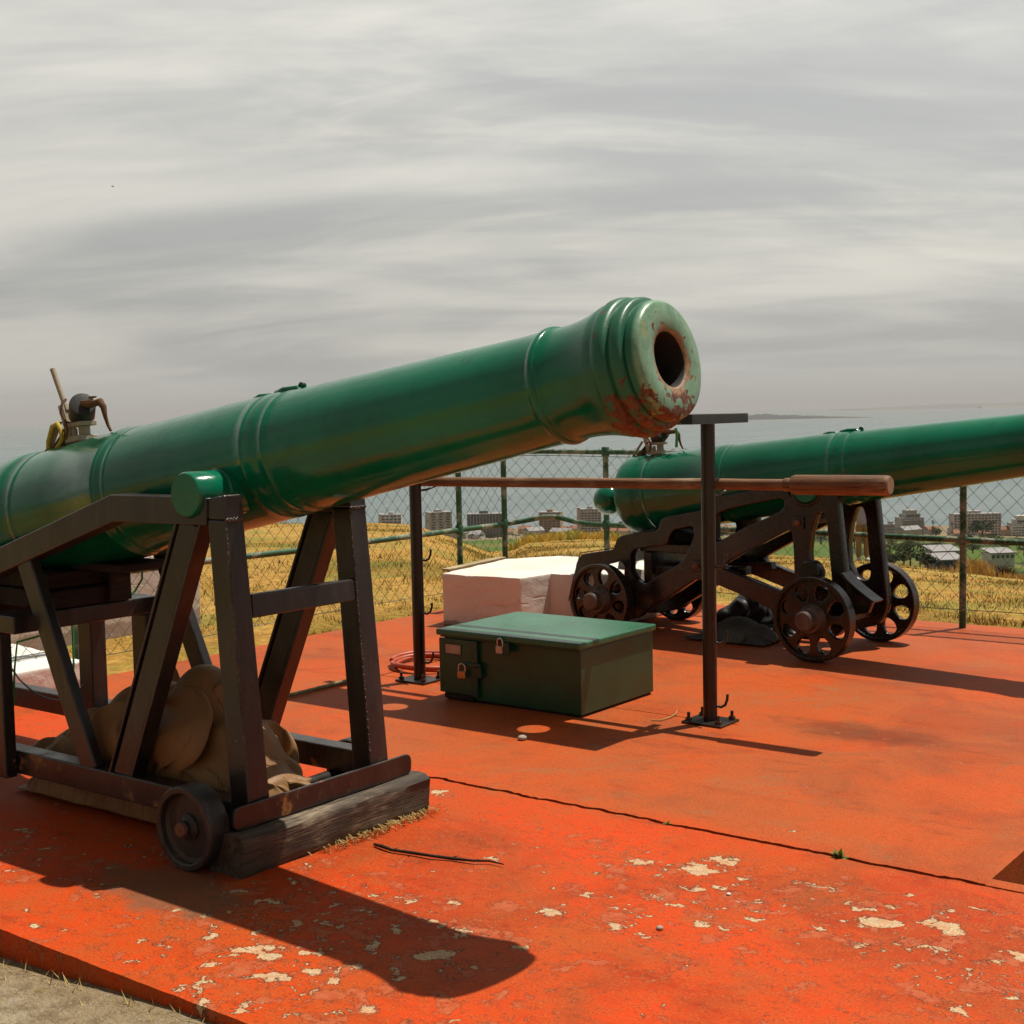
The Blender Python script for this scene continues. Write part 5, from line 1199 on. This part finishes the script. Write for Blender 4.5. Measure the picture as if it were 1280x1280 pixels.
for k, (x, y, d, w, h, c) in enumerate([(1012, 672, 800, 26, 10, DG), (1026, 676, 700, 24, 12, DG), (900, 672, 900, 24, 9, DG), (918, 674, 860, 20, 8, OG), (1068, 680, 600, 22, 12, DG), (1082, 684, 540, 20, 12, DG), (1002, 684, 520, 18, 9, OG), (890, 668, 1000, 18, 8, DG)]):
    tree('dark tree on the slope seen through the ironwork of the far carriage', x, y, d, w, h, c, 120+k, 420, 'trees seen through the far carriage')
for k, (x, y, d) in enumerate([(600, 671, 1190), (612, 670, 1200), (622, 672, 1170), (632, 670, 1200), (645, 671, 1180), (660, 670, 1190), (716, 669, 1200), (762, 670, 1190), (780, 671, 1180), (590, 671, 1210)]):
    tree('small dark shrub at the near edge of the far town', x, y, d, 12, 4, DG if k % 2 else OG, 150+k, 160, 'shrubs by the far town')
def palm(label, x, yb, depth, hpx, seed):
    p = far(x, yb, depth); h = hpx*depth/F; t = thing('palm_tree', label, 'palm', tuple(p), 0, 'palms by the sea'); rg = random.Random(seed)
    b = MB(); b.tube([(0, 0, -1), (h*.02, 0, h*.5), (0, 0, h*.86)], [h*.035, h*.028, h*.03], 7); b.build('trunk', M['bark'], t, 60)
    b = MB()
    for k in range(26):
        a = k*2.4; e = rg.uniform(-.5, 1.1); L = h*.24; d = Vector((math.cos(a)*math.cos(e), math.sin(a)*math.cos(e), math.sin(e))); s = Vector((-math.sin(a), math.cos(a), 0))*h*.035; o_ = Vector((0, 0, h*.86))
        b.add([o_ - s*.3, o_ + s*.3, o_ + d*L*.6 + s, o_ + d*L*.6 - s, o_ + d*L + Vector((0, 0, -h*.06))], [(0, 1, 2, 3), (3, 2, 4)])
    me = b.mesh('crown', False); at = me.color_attributes.new('tint', 'FLOAT_COLOR', 'POINT'); at.data.foreach_set('color', np.tile(np.array([.035, .045, .018, 1], np.float32), len(me.vertices))); link('crown', me, M['foliage'], t, 0)
palm('tall palm by the sea right of the stepped grey tower', 1166, 667, 1220, 17, 1)
palm('palm by the sea close to the long pinkish apartment block', 1190, 667, 1230, 14, 2)

# ----------------------------------------------------------------------------------------------
# dry grass (stuff), tall tussocks
# ----------------------------------------------------------------------------------------------
def blades(name, px, rs, hgt, wid, cols, lean=.5, seed=1, label='dry golden grass on the hill'):
    rng = np.random.default_rng(seed); n = len(px)
    ang = np.arctan((px-640)/F); X = EYE[0] + rs*(np.cos(ang)*FH[0] + np.sin(ang)*RH[0]); Y = EYE[1] + rs*(np.cos(ang)*FH[1] + np.sin(ang)*RH[1]); Z = ground_z(px, rs) - .02
    ok = (rect_dist(X, Y) > .02) & ~((X > -4.8) & (X < -4.5) & (Y > 1.7) & (Y < 3.65)) & ~((X > -3.8) & (X < -2.85) & (Y > .2) & (Y < 1.7))
    X, Y, Z, hgt, wid, cols = X[ok], Y[ok], Z[ok], hgt[ok], wid[ok], cols[ok]; n = len(X)
    a = rng.uniform(0, 2*np.pi, n); l = rng.uniform(.1, 1, n)*lean; dx, dy = np.cos(a)*l*hgt, np.sin(a)*l*hgt
    a2 = rng.uniform(0, 2*np.pi, n); sx, sy = np.cos(a2)*wid/2, np.sin(a2)*wid/2
    V = np.empty((n, 5, 3))
    V[:, 0] = np.stack([X-sx, Y-sy, Z], -1); V[:, 1] = np.stack([X+sx, Y+sy, Z], -1)
    V[:, 2] = np.stack([X+sx*.7+dx*.4, Y+sy*.7+dy*.4, Z+hgt*.6], -1); V[:, 3] = np.stack([X-sx*.7+dx*.4, Y-sy*.7+dy*.4, Z+hgt*.6], -1); V[:, 4] = np.stack([X+dx, Y+dy, Z+hgt*np.sqrt(np.maximum(.1, 1-l*l*.6))], -1)
    me = bpy.data.meshes.new(name); me.vertices.add(n*5); me.vertices.foreach_set('co', V.astype(np.float32).ravel())
    base = np.arange(n)[:, None]*5; lo = np.concatenate([base + np.array([0, 1, 2, 3]), base + np.array([3, 2, 4])], 1).ravel()
    me.loops.add(n*7); me.loops.foreach_set('vertex_index', lo.astype(np.int32))
    ls = (np.arange(n)[:, None]*7 + np.array([0, 4])).ravel(); me.polygons.add(n*2); me.polygons.foreach_set('loop_start', ls.astype(np.int32)); me.update(calc_edges=True); me.validate()
    at = me.color_attributes.new('tint', 'FLOAT_COLOR', 'POINT'); c = np.concatenate([np.repeat(cols, 5, 0), np.ones((n*5, 1))], 1); at.data.foreach_set('color', c.astype(np.float32).ravel())
    o = link(name, me, M['blade'], None, 0); return tag(o, label, 'grass', kind='stuff')
rng = np.random.default_rng(5); n = 110000
px = rng.uniform(-260, 1500, n); rs = 9.2 + (rng.uniform(0, 1, n)**1.7)*36
wx = (px-640)/F*rs; cl = np.array([noise.noise((x*.9, r_*.6, 1.0)) + .8*noise.noise((x*3.1, r_*2.0, 4.0)) for x, r_ in zip(wx, rs)])
gold = np.array([.50, .265, .05]); straw = np.array([.58, .38, .12]); ol = np.array([.21, .19, .035]); br = np.array([.34, .16, .04])
t = rng.uniform(0, 1, n)[:, None]; cols = gold*(1-t) + straw*t; k = np.clip((cl-.02)*3, 0, .9)[:, None]*(rng.uniform(0, 1, n)[:, None] > .2); cols = cols*(1-k) + ol*k; k = np.clip((-cl-.25)*3, 0, .7)[:, None]; cols = cols*(1-k) + br*k
hg = rng.uniform(.012, .036, n)*(1 + np.clip(cl, 0, 1)*1.6); wd = rng.uniform(.004, .009, n)*(1 + np.clip((rs-14)/18, 0, 1.6))
blades('dry_grass', px, rs, hg, wd, cols, .9, 2, 'dry golden hill grass beyond the fence')
n = 90000; px = rng.uniform(-200, 1450, n); rs = 9.4 + (rng.uniform(0, 1, n)**1.5)*30; wx = (px-640)/F*rs
cl = np.array([noise.noise((x*1.7+5, r_*1.1, 9.0)) + .9*noise.noise((x*6.5, r_*4.0, 6.0)) for x, r_ in zip(wx, rs)])
k_ = cl > .12; px, rs, cl = px[k_], rs[k_], cl[k_]; n = len(px); t = rng.uniform(0, 1, n)[:, None]
cols = np.array([.40, .22, .05])*(1-t) + np.array([.30, .25, .055])*t; k = (rng.uniform(0, 1, n)[:, None] > .62); cols = np.where(k, np.array([.22, .12, .035]), cols)
blades('grass_tufts', px, rs, rng.uniform(.03, .085, n)*(.5+cl), rng.uniform(.004, .010, n)*(1+np.clip((rs-12)/14, 0, 1.2)), cols, 1.0, 8, 'brown and olive grass tufts scattered over the hill')
n = 16000; px = np.clip(rng.normal(705, 42, n), 600, 812); rs = rng.uniform(50, 68, n); t = rng.uniform(0, 1, n)[:, None]; cl = np.array([noise.noise((x*.04, r_*.3, 2.0)) for x, r_ in zip(px, rs)])
cols = np.array([.75, .50, .11])*(1-t) + np.array([.60, .50, .12])*t; k = (np.clip(cl*3, 0, 1)*.6)[:, None]; cols = cols*(1-k) + np.array([.38, .42, .09])*k
blades('tall_dry_grass', px, rs, rng.uniform(.12, .42, n)*(1+cl*.5), rng.uniform(.03, .06, n), cols, .5, 3, 'taller golden green grass on the rise beyond the corner of the fence')
n = 5200; px = np.concatenate([rng.normal(1222, 10, 2600), rng.normal(1275, 16, 1500), rng.normal(1300, 60, 1100)]); rs = rng.uniform(30, 35.5, n); t = rng.uniform(0, 1, n)[:, None]
blades('tall_dry_grass', px, rs, rng.uniform(.10, .42, n)*np.where(abs(px-1222) < 22, 1.0, .5), rng.uniform(.012, .025, n), np.array([.52, .33, .09])*(1-t) + np.array([.60, .42, .16])*t, .5, 4, 'tall golden tussocks beside the right fence post')
n = 900; px = rng.normal(1258, 4.5, n); rs = rng.uniform(31, 32.5, n); t = rng.uniform(0, 1, n)[:, None]
o = blades('brown_bush', px, rs, rng.uniform(.08, .36, n), rng.uniform(.015, .04, n), np.array([.08, .045, .02])*(1-t) + np.array([.16, .10, .03])*t, .9, 6, 'small dark brown dead bush on the crest near the right edge'); o['kind'] = 'thing'; o['category'] = 'bush'

# ----------------------------------------------------------------------------------------------
# a visitor standing on the slope beyond the fence, mostly hidden by the far gun
# ----------------------------------------------------------------------------------------------
def skin(name, verts, edges, m, parent, sub=2, root=0):
    bm = bmesh.new(); ly = bm.verts.layers.skin.verify(); vs = []
    for i, (co_, r) in enumerate(verts):
        v = bm.verts.new(co_); v[ly].radius = (r if isinstance(r, tuple) else (r, r)); v[ly].use_root = (i == root); vs.append(v)
    for a, b_ in edges: bm.edges.new((vs[a], vs[b_]))
    me = bpy.data.meshes.new(name); bm.to_mesh(me); bm.free(); o = bpy.data.objects.new(name, me); COL.objects.link(o); o.parent = parent; me.materials.append(m)
    s = o.modifiers.new('skin', 'SKIN'); s.use_smooth_shade = True; q = o.modifiers.new('sub', 'SUBSURF'); q.levels = q.render_levels = sub
    return o
PX = 1079.5; rP = 34.0; angp = math.atan((PX-640)/F); pp = EYE + rP*(math.cos(angp)*FH + math.sin(angp)*RH); pz = float(ground_z(np.array([PX]), np.array([rP]))[0])
pe = thing('person', 'person in a lavender shirt and khaki trousers standing on the grass beyond the fence', 'person', (float(pp[0]), float(pp[1]), pz), AZF)
skm = flat('skin', (.42, .25, .17), rough=.55)
V = [((0, 0, .94), (.14, .10)), ((0, 0, 1.15), (.13, .095)), ((0, 0, 1.36), (.16, .10)), ((0, -.005, 1.46), (.085, .075)), ((0, -.02, 1.52), (.062, .066)), ((0, -.03, 1.60), (.088, .105)), ((0, -.03, 1.70), (.098, .118)),
     ((.17, 0, 1.41), .055), ((.23, .01, 1.14), .042), ((.24, -.06, .90), .033), ((.24, -.08, .82), (.036, .022)), ((-.17, 0, 1.41), .055), ((-.23, .01, 1.14), .042), ((-.24, -.06, .90), .033), ((-.24, -.08, .82), (.036, .022)),
     ((.085, 0, .86), .088), ((.095, -.01, .48), .060), ((.10, .01, .10), .042), ((.10, -.05, .04), (.042, .035)), ((.11, -.16, .03), (.036, .022)), ((-.085, 0, .86), .088), ((-.095, -.01, .48), .060), ((-.10, .01, .10), .042), ((-.10, -.05, .04), (.042, .035)), ((-.11, -.16, .03), (.036, .022))]
E_ = [(0, 1), (1, 2), (2, 3), (3, 4), (4, 5), (5, 6), (2, 7), (7, 8), (8, 9), (9, 10), (2, 11), (11, 12), (12, 13), (13, 14), (0, 15), (15, 16), (16, 17), (17, 18), (18, 19), (0, 20), (20, 21), (21, 22), (22, 23), (23, 24)]
skin('body', V, E_, skm, pe)
skin('shirt', [((0, 0, .84), (.185, .145)), ((0, 0, 1.10), (.175, .135)), ((0, 0, 1.37), (.19, .130)), ((.18, 0, 1.41), .070), ((.225, .01, 1.20), .062), ((-.18, 0, 1.41), .070), ((-.225, .01, 1.20), .062)], [(0, 1), (1, 2), (2, 3), (3, 4), (2, 5), (5, 6)], flat('lavender_shirt', (.30, .31, .50)), pe)
skin('trousers', [((0, 0, .97), (.155, .115)), ((.088, 0, .84), .102), ((.097, -.01, .48), .078), ((.10, .01, .08), .066), ((-.088, 0, .84), .102), ((-.097, -.01, .48), .078), ((-.10, .01, .08), .066)], [(0, 1), (1, 2), (2, 3), (0, 4), (4, 5), (5, 6)], flat('khaki_trousers', (.24, .17, .08)), pe)
b = MB(); vs, fs = ball((0, -.012, 1.715), .100, 16, 10, .95); b.add([(x*.92, y*1.1 + (.012 if z > 1.66 else .02), max(z, 1.655)) for x, y, z in vs], fs); b.build('hair', flat('dark_hair', (.03, .02, .015)), pe, 60)
b = MB(); b.tube([(0, -.125, 1.665), (0, -.150, 1.635), (0, -.125, 1.625)], [.008, .014, .010], 8); b.build('nose', skm, pe, 60)
for s in (-1, 1):
    b = MB(); b.add(*ball((s*.036, -.118, 1.668), .012, 8, 6)); b.build('eye', BM['pane'], pe, 60)
    b = MB(); vs, fs = ball((s*.088, -.02, 1.650), .024, 10, 6, 1.4); b.add(vs, fs); b.build('ear', skm, pe, 60)
    b = MB(); vs, fs = ball((s*.105, -.07, .045), .05, 12, 8); b.add([(s*.105 + (x-s*.105)*1.05, -.07 + (y+.07)*2.7, max(z, .0)) for x, y, z in vs], fs); b.build('shoe', flat('pale_shoe', (.5, .47, .44)), pe, 60)
# the bird
bp_ = far(140.5, 233, 150); bd = thing('bird', 'small dark bird gliding high in the sky at the upper left', 'bird', tuple(bp_), AZF)
b = MB(); b.tube([(-.14, 0, 0), (-.10, 0, .01), (0, 0, .015), (.12, 0, 0), (.20, 0, -.01)], [.012, .035, .05, .035, .008], 8); b.build('body', M['rubber'], bd, 60)
for s in (-1, 1):
    b = MB(); b.add([(-.02, 0, .03), (.07, 0, .03), (.05, s*.18, .10), (.10, s*.40, .04), (.04, s*.22, .11)], [(0, 1, 2, 4), (4, 2, 3)]); b.build('wing', M['rubber'], bd, 0, fix=False)
bd.rotation_euler = (0, .1, AZF + .5)

# ----------------------------------------------------------------------------------------------
# sea haze: one closed box of thin even air round everything
# ----------------------------------------------------------------------------------------------
b = MB(); b.box(-72000, 72000, -72000, 72000, -141, 460); me = b.mesh('haze')
hm = bpy.data.materials.new('haze_air'); hm.use_nodes = True; t = hm.node_tree
for nd in list(t.nodes):
    if nd.type != 'OUTPUT_MATERIAL': t.nodes.remove(nd)
pv = t.nodes.new('ShaderNodeVolumePrincipled'); pv.inputs['Color'].default_value = (.74, .74, .75, 1); pv.inputs['Density'].default_value = 4e-5
t.links.new(pv.outputs[0], [nd for nd in t.nodes if nd.type == 'OUTPUT_MATERIAL'][0].inputs['Volume'])
ho = link('haze', me, hm, None, 0); tag(ho, kind='stuff')
scene.cycles.volume_bounces = 0; scene.cycles.max_bounces = 6
